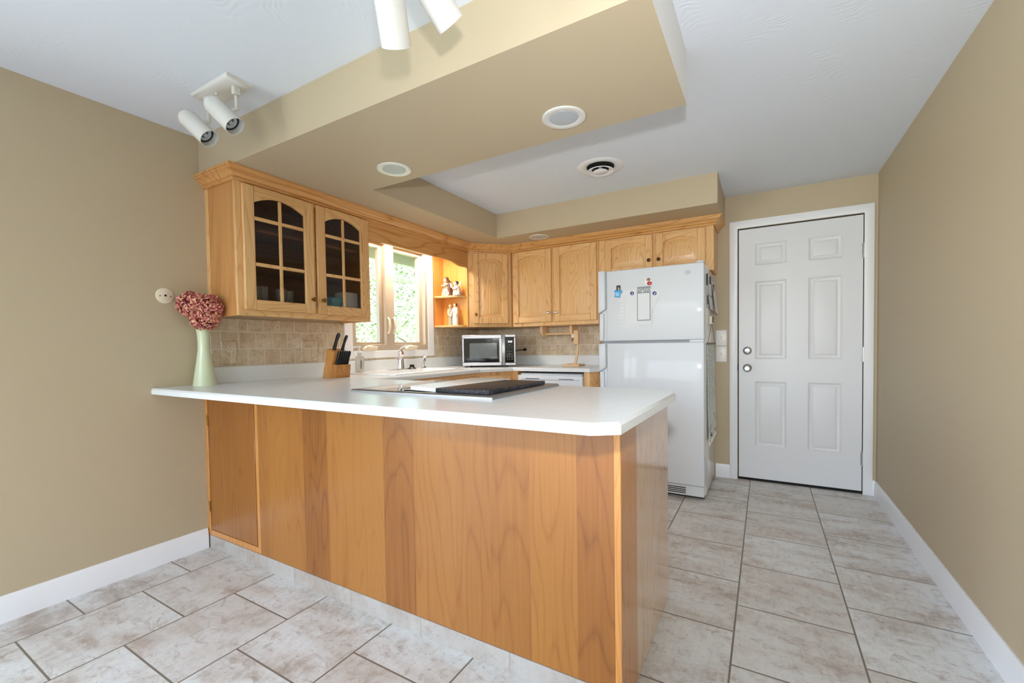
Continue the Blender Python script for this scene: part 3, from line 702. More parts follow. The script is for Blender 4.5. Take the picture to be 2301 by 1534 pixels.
gb = MB(); gb.box(RX0 + .01, -.705, .028, RX1 - .006, -.655, .104, .004)
gr_ = part('base_grille', gb, FRIDGE, rf)
for i in range(4): part('vent_slot', MB().box(RX0 + .06, -.7065, .042 + i * .013, RX1 - .13, -.703, .048 + i * .013), DARK, gr_)
part('feet', MB().box(RX0 + .03, -.64, 0, RX1 - .012, -.06, .029), BLACK, rf)

# --- on the freezer door
yf = RY - .0005
def sheet(name, poly, y, mt, label, cat, th=.0008, group=None):
    return single(name, MB().prism(poly, y - th, y, 'y'), mt, label, cat, group)
sheet('notice_sheet', [(1.812, 1.262), (1.955, 1.258), (1.958, 1.52), (1.842, 1.545), (1.812, 1.50)], yf, PAPER, 'plain printed sheet peeping out left of the large sheet on the freezer door', 'paper')
pr_ = thing('printed_list', 'long printed receipt strip hanging under the blue shirt magnet', 'paper', (1.822, yf, 1.36))
part('strip', MB().box(1.806, yf - .0022, 1.27, 1.848, yf - .0014, 1.49), PAPER, pr_)
for i in range(7): part('print_line', MB().box(1.812, yf - .0026, 1.29 + i * .026, 1.812 + (.030, .024, .02, .03, .018, .028, .022)[i], yf - .0022, 1.2925 + i * .026), BADGE, pr_)
sheet('torn_flyer', [(2.02, 1.385), (2.054, 1.386), (2.112, 1.503), (2.075, 1.535), (1.99, 1.545)], yf - .003, PAPER, 'slanted white flyer sticking out right of the grey list pad', 'paper')
sheet('large_sheet', [(1.852, 1.277), (2.048, 1.272), (2.052, 1.535), (1.93, 1.56), (1.856, 1.515)], yf - .005, PAPER, 'large white sheet behind the grey list pad', 'paper')
td = thing('list_pad', 'grey bordered to do list pad on the freezer door', 'notepad', (1.99, yf - .006, 1.305))
part('backing', MB().box(1.940, yf - .0085, 1.305, 2.038, yf - .006, 1.557, .0005), GREYP, td)
part('list_area', MB().box(1.946, yf - .0092, 1.312, 2.032, yf - .0084, 1.508), PAPER, td)
text_mesh('lettering', 'TO DO', .031, frame_M((1.989, yf - .0086, 1.531), (1, 0, 0), (0, -1, 0)), PAPER, td)
part('pen_mark', MB().prism([(1.982, 1.498), (1.985, 1.498), (1.984, 1.512), (1.990, 1.530), (1.978, 1.53)], yf - .0098, yf - .0091, 'y'), PAPER, td)
ph = thing('photo_magnet', 'tiny black framed photo standing above the blue shirt magnet', 'magnet', (1.799, yf, 1.546))
part('card', MB().box(1.782, yf - .002, 1.538, 1.814, yf, 1.582), BLACK, ph)
part('picture', MB().prism([(1.795, 1.541), (1.807, 1.541), (1.804, 1.562), (1.800, 1.571), (1.796, 1.562)], yf - .0025, yf - .0019, 'y'), SKIN, ph)
sm_ = thing('shirt_magnet', 'blue shirt shaped magnet at the left of the freezer door', 'magnet', (1.792, yf, 1.49))
shp = [(1.766, 1.496), (1.812, 1.486), (1.814, 1.518), (1.828, 1.523), (1.826, 1.540), (1.806, 1.549), (1.79, 1.543), (1.776, 1.551), (1.764, 1.538), (1.774, 1.525)]
part('shirt', MB().prism(shp, yf - .0065, yf - .0025, 'y', .001), SKYB, sm_)
part('front_patch', MB().prism([(1.776, 1.502), (1.804, 1.497), (1.805, 1.526), (1.778, 1.530)], yf - .0072, yf - .0064, 'y'), PALEB, sm_)
fm_ = thing('figure_magnet', 'red and white painted figure magnet above the grey list pad', 'magnet', (2.024, yf, 1.556))
part('backing', MB().prism([(2.0, 1.575), (2.012, 1.562), (2.04, 1.559), (2.051, 1.567), (2.046, 1.60), (2.04, 1.615), (2.006, 1.618), (1.998, 1.60)], yf - .010, yf - .0005, 'y', .002), WPLAST, fm_)
part('dress', MB().ball((2.032, yf - .011, 1.577), (.018, .006, .014)), RED, fm_)
part('hair', MB().ball((2.024, yf - .011, 1.604), (.013, .005, .012)), BROWN, fm_)
part('face', MB().ball((2.023, yf - .015, 1.601), (.007, .004, .008)), SKIN, fm_)
part('bow', MB().ball((2.036, yf - .015, 1.574), (.009, .004, .006)), PINK, fm_)
for nm_, x, z, lb in (('round_magnet', 1.903, 1.513, 'small round navy and white magnet left of the grey list pad'), ('round_magnet', 2.068, 1.502, 'small round navy and white magnet right of the grey list pad')):
    t = thing(nm_, lb, 'magnet', (x, yf - .006, z - .013))
    part('disc', MB().cyl((x, yf - .006, z), (x, yf - .010, z), .0135, n=24), BLUEINK, t)
    part('emblem', MB().prism([(x - .004, z - .008), (x + .003, z - .009), (x + .007, z + .002), (x + .002, z + .006), (x - .001, z - .001)], yf - .0107, yf - .0099, 'y'), WPLAST, t)
# --- on the side of the refrigerator
xs = RX1 + .0005
def side_note(y0_, y1_, z0, z1, lift, label):
    return single('side_note', MB().loft([[(xs + .0003, y0_, z1), (xs + .0003, y1_, z1), (xs + .0013, y1_, z1), (xs + .0013, y0_, z1)], [(xs + lift, y0_, z0), (xs + lift, y1_, z0), (xs + lift + .001, y1_, z0), (xs + lift + .001, y0_, z0)]]), PAPER, label, 'paper', 'notes on the refrigerator side')
side_note(-.655, -.52, 1.49, 1.625, .002, 'upper white note nearest the front edge on the refrigerator side')
side_note(-.50, -.30, 1.49, 1.64, .004, 'tall printed note with a black magnet on the refrigerator side')
side_note(-.64, -.50, 1.395, 1.48, .004, 'lower white note nearest the front edge on the refrigerator side')
side_note(-.48, -.22, 1.385, 1.485, .012, 'pale square note hanging under the printed note on the refrigerator side')
side_note(-.26, -.06, 1.37, 1.62, .030, 'long note curling away from the rear of the refrigerator side')
for y, z0, z1, lb in ((-.635, 1.545, 1.628, 'black clip bar at the front top of the refrigerator side'), (-.43, 1.575, 1.632, 'black bar magnet on the tall printed note'), (-.60, 1.41, 1.475, 'black clip bar on the lower front note'), (-.20, 1.535, 1.60, 'black bar magnet on the long curling note')):
    single('bar_magnet', MB().box(xs + .004, y - .014, z0, xs + .012, y + .014, z1, .002), BLACK, lb, 'magnet', 'bar magnets on the refrigerator side')
single('heart_magnet', MB().ball((xs + .022, -.27, 1.392), (.004, .03, .016)), PINK, 'small pink magnet at the foot of the side notes', 'magnet')
cl = thing('magnetic_clip', 'cream magnetic clip with black jaw holding the hanging towel', 'clip', (xs, -.40, 1.27))
part('body', MB().box(xs, -.455, 1.272, xs + .02, -.345, 1.335, .006, 2), CREAMP, cl)
part('jaw', MB().box(xs + .02, -.415, 1.285, xs + .026, -.385, 1.330, .002), BLACK, cl)
def towel_mat():
    mt, nt, b = new_mat('printed_calendar_cloth'); t = NT(mt); p = t.pos(); x, y, z = t.sep(p)
    n1 = t.noise(p, 22, 3, .6); n2 = t.noise(p, 34, 2); n3 = t.noise(t.comb(t.ma('MULTIPLY', y, 30), 0, t.ma('MULTIPLY', z, 90)), 1, 2)
    low = t.ramp(z, [(.40, G(1)), (.62, G(.25)), (.70, G(0))]); hi = t.ramp(z, [(.66, G(0)), (.72, G(1))])
    c = t.mix(t.ma('MULTIPLY', t.ramp(n3, [(.52, G(0)), (.58, G(1))]), t.ma('MULTIPLY', hi, .5)), srgb(216, 224, 220), srgb(96, 98, 104))
    c = t.mix(t.ma('MULTIPLY', t.ramp(n1, [(.56, G(0)), (.60, G(1))]), low), c, srgb(70, 60, 54))
    c = t.mix(t.ma('MULTIPLY', t.ramp(n2, [(.60, G(0)), (.64, G(1))]), low), c, srgb(176, 66, 40))
    t.L.new(c, b.inputs['Base Color']); b.inputs['Roughness'].default_value = .9; return mt
tw_ = thing('calendar_towel', 'printed calendar tea towel hanging by strings on the refrigerator side', 'towel', (xs + .01, -.35, .40))
tm = MB(); ny, nz = 14, 24; L0 = []; 
for j in range(nz + 1):
    z = 1.125 - (1.125 - .405) * j / nz
    L0.append([(xs + .006 + .010 * (j / nz) + .006 * (j / nz) * math.sin(i * 1.1), -.615 + .49 * i / ny + .012 * math.sin(j * .35), z) for i in range(ny + 1)])
back = [[(x - .0025, y, z) for x, y, z in r] for r in L0]
tm.loft([a + b_[::-1] for a, b_ in zip(L0, back)])
part('cloth', tm, towel_mat(), tw_, 60)
fg = MB()
for i in range(26): y = -.61 + .485 * i / 25; fg.tube([(xs + .017, y, .408), (xs + .018, y + random.uniform(-.006, .006), .385 + random.uniform(-.006, .01))], .003, 5)
part('fringe', fg, IVORY, tw_)
part('hanging_rod', MB().cyl((xs + .008, -.635, 1.127), (xs + .008, -.105, 1.127), .006, n=10), BROWN, tw_)
part('string', MB().tube([(xs + .008, -.60, 1.13), (xs + .016, -.41, 1.285)], .0014, 5).tube([(xs + .008, -.14, 1.13), (xs + .016, -.39, 1.285)], .0014, 5), INK, tw_)
# switches on the wall by the door
for z0, lb in ((1.107, 'upper white single switch plate between refrigerator and door'), (.973, 'lower white single switch plate between refrigerator and door')):
    t = thing('light_switch', lb, 'switch', (2.45, 0, z0))
    part('plate', MB().box(2.412, -.006, z0, 2.494, 0, z0 + .130, .002, 2), WPLAST, t)
    part('toggle', MB().box(2.448, -.008, z0 + .052, 2.460, -.005, z0 + .078).box(2.451, -.018, z0 + .062, 2.457, -.006, z0 + .074, .001), CREAMP, t)

# ------------------------------------------------------------------ cooktop on the peninsula
kx0, kx1, ky0, ky1 = 1.172, 1.922, -2.732, -2.145
ck = thing('cooktop', 'stainless downdraft cooktop set into the peninsula counter', 'cooktop', ((kx0 + kx1) / 2, (ky0 + ky1) / 2, CT))
fr = MB(); rim = .03
fr.loft([[(x, y, z) for x, y in ((kx0 + k_, ky0 + k_), (kx1 - k_, ky0 + k_), (kx1 - k_, ky1 - k_), (kx0 + k_, ky1 - k_))] for k_, z in ((0, CT + .0002), (0, CT + .008), (.006, CT + .012), (rim, CT + .012), (rim + .004, CT + .006))])
part('frame', fr, STEEL, ck)
part('glass_cartridge', MB().box(kx0 + rim + .006, ky0 + rim + .006, CT + .006, 1.425, ky1 - rim - .006, CT + .0125, .002), mat('pale_ceramic_glass', srgb(196, 186, 178), .08, Coat_Weight=.5), ck)
part('cartridge_rail', MB().box(1.428, ky0 + rim - .004, CT + .006, 1.446, ky1 - rim, CT + .024, .003).box(1.452, ky0 + rim - .004, CT + .006, 1.464, ky1 - rim, CT + .020, .003), CHROME, ck)
part('right_bay', MB().box(1.60, ky0 + rim + .006, CT + .006, kx1 - rim - .006, ky1 - rim - .006, CT + .011), GREYM, ck)
wc = MB(); nb = 18; outl = [(1.462, -2.66), (1.630, -2.69)]
outl += [(1.668, -2.17)] + [(1.668 - .225 * i / 8, -2.17 + .045 * math.sin(PI * i / 8)) for i in range(1, 8)] + [(1.443, -2.19)]
wc.loft([[(x, y, CT + .0128) for x, y in outl], [(x, y, CT + .027) for x, y in outl], [(x * .97 + 1.56 * .03, y * .985 - 2.42 * .015, CT + .030) for x, y in outl]])
single('white_burner_cover', wc, WPLAST, 'white rounded cover lying over the middle of the cooktop', 'cover')
bb = MB(); bb.prism([(1.632, -2.70), (1.888, -2.70), (1.888, -2.225), (1.672, -2.225)], CT + .0135, CT + .030, 'z', .002)
single('black_cutting_board', bb, GRANITE, 'black speckled glass board lying on the right half of the cooktop', 'board')

# ------------------------------------------------------------------ sink and things along the window counter
sk = thing('kitchen_sink', 'white double rimmed drop-in sink under the window', 'sink', (.32, -1.44, CT))
sx0, sx1, sy0, sy1 = .075, .565, -1.875, -1.03
rr = lambda a, b_, c, e, z: [(a + .03, c, z), (b_ - .03, c, z), (b_, c + .03, z), (b_, e - .03, z), (b_ - .03, e, z), (a + .03, e, z), (a, e - .03, z), (a, c + .03, z)]
rm = MB(); rm.loft([rr(sx0, sx1, sy0, sy1, CT + .0003), rr(sx0 + .002, sx1 - .002, sy0 + .002, sy1 - .002, CT + .009), rr(sx0 + .012, sx1 - .012, sy0 + .012, sy1 - .012, CT + .013), rr(.165, sx1 - .045, sy0 + .055, sy1 - .055, CT + .011), rr(.175, sx1 - .06, sy0 + .085, sy1 - .085, CT - .14)], False, True)
part('basin', rm, mat('white_sink_enamel', srgb(244, 244, 244), .18, Coat_Weight=.4), sk)
part('drain', MB().cyl((.34, -1.45, CT - .139), (.34, -1.45, CT - .134), .042, n=24), CHROME, sk)
zr = CT + .0125
fa = thing('kitchen_faucet', 'chrome single lever kitchen faucet behind the sink', 'faucet', (.118, -1.345, zr))
fx_, fy_ = .118, -1.345
part('deck_plate', MB().prism([(fx_ - .028, fy_ - .12), (fx_ + .028, fy_ - .12), (fx_ + .03, fy_), (fx_ + .028, fy_ + .12), (fx_ - .028, fy_ + .12), (fx_ - .03, fy_)], zr, zr + .006, 'z', .002), CHROME, fa)
part('body', MB().lathe([(.030, .006), (.029, .02), (.024, .09), (.020, .125), (.021, .14), (.019, .16), (.012, .168), (0, .169)], (fx_, fy_, zr)), CHROME, fa)
part('spout', MB().tube([(fx_, fy_, zr + .085), (fx_ + .05, fy_ - .045, zr + .118), (fx_ + .10, fy_ - .09, zr + .142), (fx_ + .135, fy_ - .12, zr + .142), (fx_ + .148, fy_ - .132, zr + .118)], [.017, .016, .015, .016, .015], 14), CHROME, fa)
part('lever', MB().tube([(fx_, fy_, zr + .165), (fx_ + .005, fy_ + .01, zr + .175), (fx_ + .02, fy_ + .055, zr + .20)], [.010, .008, .006], 10), CHROME, fa)
sy_ = thing('sink_sprayer', 'chrome pull-out sink sprayer standing at the far end of the sink', 'sprayer', (.125, -1.072, zr))
part('collar', MB().lathe([(.022, 0), (.021, .008), (.014, .016), (0, .016)], (.125, -1.072, zr)), CHROME, sy_)
part('handle', MB().tube([(.125, -1.072, zr + .012), (.125, -1.072, zr + .07), (.128, -1.072, zr + .098), (.14, -1.075, zr + .108), (.155, -1.08, zr + .098)], [.010, .012, .011, .010, .012], 12), CHROME, sy_)
part('trigger', MB().tube([(.125, -1.058, zr + .10), (.135, -1.054, zr + .06)], .004, 6), BLACK, sy_)
bs = MB().lathe([(.034, 0), (.036, .005), (.026, .012), (.020, .02), (.019, .032), (.022, .036), (.010, .038), (0, .038)], (.17, -1.265, zr))
single('sink_stopper', bs, BLACK, 'black rubber sink stopper standing on the sink rim beside the faucet', 'stopper')
so_b = thing('soap_bottle', 'clear pump soap bottle with black lettering at the left end of the sink', 'bottle', (.155, -1.80, zr))
bx, by_ = .15, -1.80
part('bottle', MB().lathe([(.030, 0), (.033, .006), (.033, .10), (.028, .122), (.013, .132), (.013, .142), (0, .142)], (bx, by_, zr)), SOAPM, so_b)
part('pump', MB().lathe([(.016, .142), (.016, .155), (.006, .158), (.006, .185), (.012, .188), (.012, .197), (0, .198)], (bx, by_, zr)).tube([(bx, by_, zr + .192), (bx - .02, by_ - .028, zr + .192), (bx - .026, by_ - .036, zr + .184)], .005, 8), WPLAST, so_b)
lb_ = MB()
for i in range(7):
    a = -.55; px_, py_ = bx + .0335 * math.cos(a + .12), by_ + .0335 * math.sin(a + .12)
    lb_.box(px_ - .002, py_ - .0055 + (.002 if i % 2 else 0), zr + .030 + i * .009, px_ + .001, py_ + .0055, zr + .036 + i * .009)
part('label_print', lb_, INK, so_b)

# knife block: leans out over the counter, steak knives in the front step
kb = thing('knife_block', 'slanted wooden knife block beside the window backsplash', 'knife block', (.26, -2.10, CT))
ya, yb = -2.160, -2.045
part('tall_body', MB().prism([(.202, CT), (.275, CT), (.328, CT + .172), (.258, CT + .194)], ya, yb, 'y', .002), BLOCKW, kb)
part('front_step', MB().prism([(.2755, CT), (.338, CT), (.348, CT + .086), (.303, CT + .092)], ya + .001, yb - .001, 'y', .002), BLOCKW, kb)
def knife(name, p, L, r, label, group):
    ax = Vector((.30, 0.05, .95)).normalized(); p = Vector(p)
    t = thing(name, label, 'knife', p, group=group)
    mb = MB(); w_ = Vector((0, 1, 0)); q = ax.cross(w_).normalized(); L_ = []
    for k_, (a_, b2) in ((0, (.9, .55)), (.12, (1, .62)), (.5, (.85, .5)), (.85, (1.05, .6)), (1, (.8, .45))):
        c_ = p + ax * (L * k_) - q * (.012 * k_ * k_ if L > .1 else 0)
        L_.append([c_ + q * (r * a_ * math.cos(2 * PI * i / 12)) + w_ * (r * b2 * math.sin(2 * PI * i / 12)) for i in range(12)])
    part('handle', mb.loft(L_), BLACK, t)
    part('blade', MB().tube([p - ax * .025, p + ax * .002], r * .5, 6), STEEL, t)
knife('kitchen_knife', (.282, -2.125, CT + .184), .120, .0155, 'large black handled knife standing tallest in the knife block', 'knives in the block')
knife('kitchen_knife', (.300, -2.075, CT + .178), .112, .0125, 'slimmer black handled knife beside the tallest one in the block', 'knives in the block')
for i in range(6):
    knife('steak_knife', (.325, ya + .016 + i * .0172, CT + .088), .092, .0115, 'black handled steak knife in the front step of the knife block', 'steak knives in the block')

# vase of dried hydrangeas
vx, vy = .078, -2.812
single('tall_vase', MB().lathe([(.058, 0), (.057, .004), (.047, .07), (.038, .13), (.030, .19), (.028, .235), (.031, .29), (.040, .346), (.037, .347), (.026, .29), (0, .28)], (vx, vy, CT), n=40), VASE, 'tall pale green flared vase on the wall end of the counter', 'vase')
def hydrangea(c, r, label, n=820):
    c = Vector(c); t = thing('dried_hydrangea', label, 'flower', (vx, vy, CT + .30), group='dried hydrangeas in the vase')
    mb = MB()
    mb.mi = 3; mb.ball(c, r * .80, 14, 9)
    for i in range(n):
        a = random.uniform(0, 2 * PI); zz = random.uniform(-1, 1); k_ = math.sqrt(1 - zz * zz)
        d_ = Vector((k_ * math.cos(a), k_ * math.sin(a), zz)); p = c + d_ * r * random.uniform(.84, 1.04)
        if p.x < .006: continue
        nn = (d_ + Vector((random.uniform(-.7, .7), random.uniform(-.7, .7), random.uniform(-.7, .7)))).normalized()
        tt = nn.cross(Vector((.3, .5, .8))).normalized(); bb_ = nn.cross(tt); s_ = random.uniform(.0045, .0085)
        mb.mi = random.choices((0, 1, 2), (3, 1.6 + 2.0 * max(0, (c.z - p.z) / r), 1.1))[0]
        vs = [p + (tt * math.cos(k2 * PI / 3.5) + bb_ * math.sin(k2 * PI / 3.5)) * s_ + nn * random.uniform(.0005, .003) for k2 in range(7)] + [p - nn * .002]
        mb.raw(vs, [tuple(range(7))] + [((k2 + 1) % 7, k2, 7) for k2 in range(7)])
    part('bloom', mb, PETALS + [CORE], t, 10)
    part('stem', MB().tube([(vx, vy, CT + .305), (vx * .5 + c.x * .5, vy * .5 + c.y * .5, CT + .36), c], .004, 6), SAGE, t)
hydrangea((.090, -2.868, 1.378), .068, 'dried hydrangea head leaning left out of the vase')
hydrangea((.135, -2.812, 1.362), .072, 'dried hydrangea head at the upper right of the bunch')
hydrangea((.108, -2.815, 1.312), .072, 'dried hydrangea head resting low over the vase rim')

# microwave set diagonally in the corner
mo = (.335, -.77, CT); ang = math.atan2(.265, .42)
mw = thing('microwave', 'stainless and black countertop microwave set diagonally in the corner', 'microwave', mo, ang)
# local: x along the front, -y out of the front
part('body', MB().box(.002, .022, .018, .495, .37, .300, .004, 2), mat('microwave_grey_case', srgb(70, 70, 72), .4), mw)
df = MB(); df.box(0, 0, .015, .366, .022, .046, .003).box(0, 0, .268, .366, .022, .302, .003).box(0, 0, .046, .017, .022, .268, .003).box(.345, .001, .046, .366, .022, .268)
md = part('door', df, STEEL, mw)
part('door_glass', MB().box(.0171, .002, .0461, .345, .02, .2679), BLACKG, md)
part('window', MB().box(.068, .0008, .083, .322, .0019, .225), mat('microwave_mesh_reflection', srgb(70, 78, 84), .10, Coat_Weight=1.0), md)  # grey-blue base colour stands in for the bright reflection on the mesh
hm = MB(); hm.loft([[(.370, -.004 - d_, z), (.396, -.004 - d_, z), (.396, .010 - d_, z), (.370, .010 - d_, z)] for z, d_ in ((.016, 0), (.06, .016), (.16, .024), (.25, .016), (.301, 0))])
part('handle', hm, STEEL, md, 60)
cpn = part('control_panel', MB().box(.398, 0, .015, .497, .022, .040, .003).box(.398, 0, .278, .497, .022, .302, .003).box(.481, 0, .040, .497, .022, .278, .003), STEEL, mw)
part('keypad', MB().box(.3981, .001, .0401, .481, .022, .278), BLACKG, cpn)
EMD, nt_, b_ = new_mat('lit_display_digits'); b_.inputs['Emission Color'].default_value = (.8, .93, 1, 1); b_.inputs['Emission Strength'].default_value = 2.0
Mk = Matrix(((1, 0, 0, 0), (0, 0, -1, 0), (0, 1, 0, 0), (0, 0, 0, 1)))
part('display', MB().box(.410, .0002, .222, .466, .0011, .2226).box(.410, .0002, .248, .466, .0011, .2486).box(.410, .0002, .222, .4106, .0011, .2486).box(.4654, .0002, .222, .466, .0011, .2486), GREYM, cpn)
text_mesh('clock_digits', '8:03', .024, Matrix.Translation((.447, .0006, .2355)) @ Mk, EMD, cpn, .0004)
kb_ = [(.419 + c_ * .0215, .070 + r_ * .0142, .003, .003) for r_ in range(4) for c_ in range(3)] + [(.419 + c_ * .0215, .178 + r_ * .012, .004, .001) for r_ in range(2) for c_ in range(3)] + [(.4395, .2055, .0125, .0015), (.4395, .1235, .0125, .0015), (.44, .1468, .025, .0008)]
for x, z, a, b2 in kb_: part('key', MB().box(x - a, .0004, z - b2, x + a, .0012, z + b2), GREYM, cpn)

part('feet', MB().box(.03, .03, 0, .07, .07, .019).box(.43, .03, 0, .47, .07, .019).box(.03, .31, 0, .07, .35, .019).box(.43, .31, 0, .47, .35, .019), BLACK, mw)
part('brand_strip', MB().box(.012, -.0006, .288, .075, .0004, .292), GREYM, md)

# outlets in the stone
def stone_plate(axis, a0, a1, z0, z1, mt, label, recs, holes=True):
    mb = MB(); t = None
    if axis == 'x':
        t = thing('wall_outlet', label, 'outlet', (.008, (a0 + a1) / 2, z0)); part('plate', MB().box(.008, a0, z0, .019, a1, z1, .003), mt, t)
        for y, zs_ in recs:
            for z in zs_:
                o = part('receptacle', MB().lathe([(.0135, 0), (.0128, .002), (0, .002)], (.019, y, z), (1, 0, 0), 20), CREAMP, t)
                part('slots', MB().box(.0205, y - .0075, z, .0218, y - .005, z + .009).box(.0205, y + .005, z, .0218, y + .0075, z + .008).box(.0205, y - .002, z - .009, .0218, y + .002, z - .005), DARK, o)
    else:
        t = thing('wall_outlet', label, 'outlet', ((a0 + a1) / 2, -.008, z0)); part('plate', MB().box(a0, -.019, z0, a1, -.008, z1, .003), mt, t)
        for x, zs_ in recs:
            for z in zs_:
                o = part('receptacle', MB().lathe([(.0135, 0), (.0128, .002), (0, .002)], (x, -.019, z), (0, -1, 0), 20), CREAMP, t)
                part('slots', MB().box(x - .0075, -.0218, z, x - .005, -.0205, z + .009).box(x + .005, -.0218, z, x + .0075, -.0205, z + .008), DARK, o)
    return t
stone_plate('x', -2.692, -2.606, 1.046, 1.182, STONE_L, 'stone faced outlet plate near the vase', [(-2.648, (1.128,))])
stone_plate('x', -2.182, -2.056, 1.046, 1.187, STONE_L, 'stone faced wide outlet plate beside the knife block', [(-2.088, (1.142, 1.090))])
stone_plate('y', .560, .634, 1.040, 1.182, STONE_B, 'stone faced outlet plate right of the microwave', [(.597, (1.136,))])
pl = thing('power_plug', 'dark plug and cord in the outlet behind the microwave', 'plug', (.597, -.03, 1.085))
part('plug', MB().lathe([(.016, 0), (.015, .022), (.010, .034), (0, .034)], (.597, -.0195, 1.092), (0, -1, 0), 16), BLACK, pl)
part('cord', MB().tube([(.597, -.050, 1.092), (.58, -.075, 1.090), (.54, -.085, 1.088), (.50, -.075, 1.07), (.47, -.06, 1.02), (.45, -.05, .96)], .004, 8), BLACK, pl)
jk = thing('blank_wall_plate', 'round cream jack plate on the tan wall above the counter', 'wall plate', (0, -2.955, 1.382))
part('disc', MB().lathe([(.042, 0), (.041, .004), (.036, .007), (0, .009)], (0, -2.955, 1.424), (1, 0, 0), 36), CREAMP, jk)
part('jack', MB().box(.0075, -2.960, 1.420, .0095, -2.950, 1.430).cyl((.006, -2.979, 1.422), (.0085, -2.979, 1.422), .003, n=8).cyl((.006, -2.931, 1.423), (.0085, -2.931, 1.423), .003, n=8), DARK, jk)

# paper towel holder under the cabinet, banana stand on the counter
pt = thing('paper_towel_holder', 'empty beech paper towel holder mounted under the double cabinet', 'holder', (1.03, -.15, 1.205))
for x in (.872, 1.182):
    pl_ = [(-.225, Z0 - .001), (-.225, 1.27), (-.205, 1.228), (-.17, 1.206), (-.13, 1.206), (-.095, 1.228), (-.075, 1.27), (-.075, Z0 - .001)]
    part('bracket', MB().prism(pl_, x, x + .024, 'x', .003), PALEW, pt)
part('rod', MB().cyl((.889, -.15, 1.243), (1.183, -.15, 1.243), .011, n=14), PALEW, pt)
bn = thing('banana_stand', 'pale beech banana hanger with curved stem on the back counter', 'stand', (1.23, -.22, CT))
part('base', MB().box(1.135, -.30, CT, 1.30, -.14, CT + .018, .004, 2), PALEW, bn)
part('stem', MB().tube([(1.228, -.205, CT + .016), (1.243, -.2, CT + .10), (1.252, -.195, CT + .19), (1.250, -.195, CT + .26), (1.235, -.2, CT + .30)], [.014, .013, .012, .012, .012], 12), PALEW, bn)
part('head', MB().box(1.218, -.225, CT + .20, 1.268, -.19, CT + .335, .010, 2), PALEW, bn)
part('peg', MB().box(1.194, -.218, CT + .262, 1.219, -.198, CT + .302, .003), IVORY, bn)
part('hook', MB().tube([(1.206, -.208, CT + .264), (1.206, -.208, CT + .245), (1.198, -.208, CT + .232), (1.190, -.208, CT + .24)], .003, 8), BRONZE, bn)

# figurines on the open shelf
def robe(c, prof, sx=1, sy=1, n=20):
    x, y, z = c; return [[(x + r_ * sx * math.cos(2 * PI * i / n), y + r_ * sy * math.sin(2 * PI * i / n), z + h) for i in range(n)] for r_, h in prof]
def dots_mat(name, base, d1, d2, sc):
    mt, nt, b = new_mat(name); t = NT(mt); p = t.pos()
    n_ = t.N.new('ShaderNodeTexVoronoi'); n_.inputs['Scale'].default_value = sc; t.put(n_.inputs['Vector'], p)
    c = t.mix(t.ramp(n_.outputs['Distance'], [(.30, G(1)), (.38, G(0))]), base, d1)
    c = t.mix(t.ramp(t.noise(p, sc * .7, 2), [(.56, G(0)), (.62, G(1))]), c, d2)
    t.L.new(c, b.inputs['Base Color']); b.inputs['Roughness'].default_value = .5; return mt
DOT1 = dots_mat('cream_robe_with_dots', srgb(222, 206, 168), srgb(120, 46, 34), srgb(96, 84, 56), 75)
DOT2 = dots_mat('flowered_robe', srgb(226, 208, 196), srgb(196, 130, 120), srgb(150, 150, 112), 85)
s1 = 1.618
fa_ = thing('angel_figurine', 'taller brown haired angel figurine with a dotted robe on the upper shelf', 'figurine', (.11, -.70, s1))
part('robe', MB().loft(robe((.11, -.70, s1), [(.054, 0), (.056, .03), (.050, .045), (.046, .05), (.034, .10), (.026, .128), (.012, .138)], 1, .8)), DOT1, fa_)
part('cloak', MB().loft(robe((.122, -.69, s1), [(.058, .002), (.048, .06), (.036, .12), (.022, .15), (.01, .155)], 1, .8)), BROWN, fa_)
part('head', MB().ball((.105, -.712, s1 + .152), (.020, .02, .022)), SKIN, fa_)
part('hair', MB().ball((.112, -.702, s1 + .160), (.024, .022, .026)).ball((.130, -.70, s1 + .138), (.014, .018, .02)), BROWN, fa_)
part('wings', MB().prism([(.150, s1 + .13), (.175, s1 + .112), (.184, s1 + .075), (.158, s1 + .082), (.140, s1 + .10)], -.705, -.697, 'y', .002), IVORY, fa_)
part('arms', MB().tube([(.085, -.715, s1 + .118), (.08, -.735, s1 + .10), (.10, -.748, s1 + .094), (.125, -.74, s1 + .10), (.135, -.715, s1 + .118)], .009, 8), DOT1, fa_)
fb_ = thing('small_angel_figurine', 'smaller pale angel figurine with flowered robe on the upper shelf', 'figurine', (.232, -.70, s1))
part('robe', MB().loft(robe((.232, -.70, s1), [(.042, 0), (.044, .02), (.036, .06), (.028, .088), (.012, .098)], 1, .8)), DOT2, fb_)
part('head', MB().ball((.228, -.71, s1 + .112), (.017, .017, .019)), SKIN, fb_)
part('hair', MB().ball((.234, -.704, s1 + .120), (.019, .018, .018)), INK, fb_)
part('wings', MB().prism([(.198, s1 + .085), (.184, s1 + .125), (.192, s1 + .132), (.214, s1 + .10)], -.695, -.688, 'y', .002).prism([(.262, s1 + .085), (.280, s1 + .122), (.272, s1 + .132), (.250, s1 + .10)], -.695, -.688, 'y', .002), IVORY, fb_)
part('arms', MB().tube([(.205, -.71, s1 + .078), (.215, -.738, s1 + .062), (.24, -.738, s1 + .06), (.258, -.71, s1 + .078)], .007, 8), DOT2, fb_)
s0 = 1.337
fc_ = thing('couple_figurine', 'carved couple figurine in sage and white holding hands on the lower shelf', 'figurine', (.18, -.70, s0))
part('sage_robe', MB().loft(robe((.148, -.70, s0), [(.026, 0), (.025, .05), (.022, .09), (.020, .12), (.025, .150), (.022, .163), (.008, .170)], .9, .75)), SAGE, fc_, label='sage green robe')
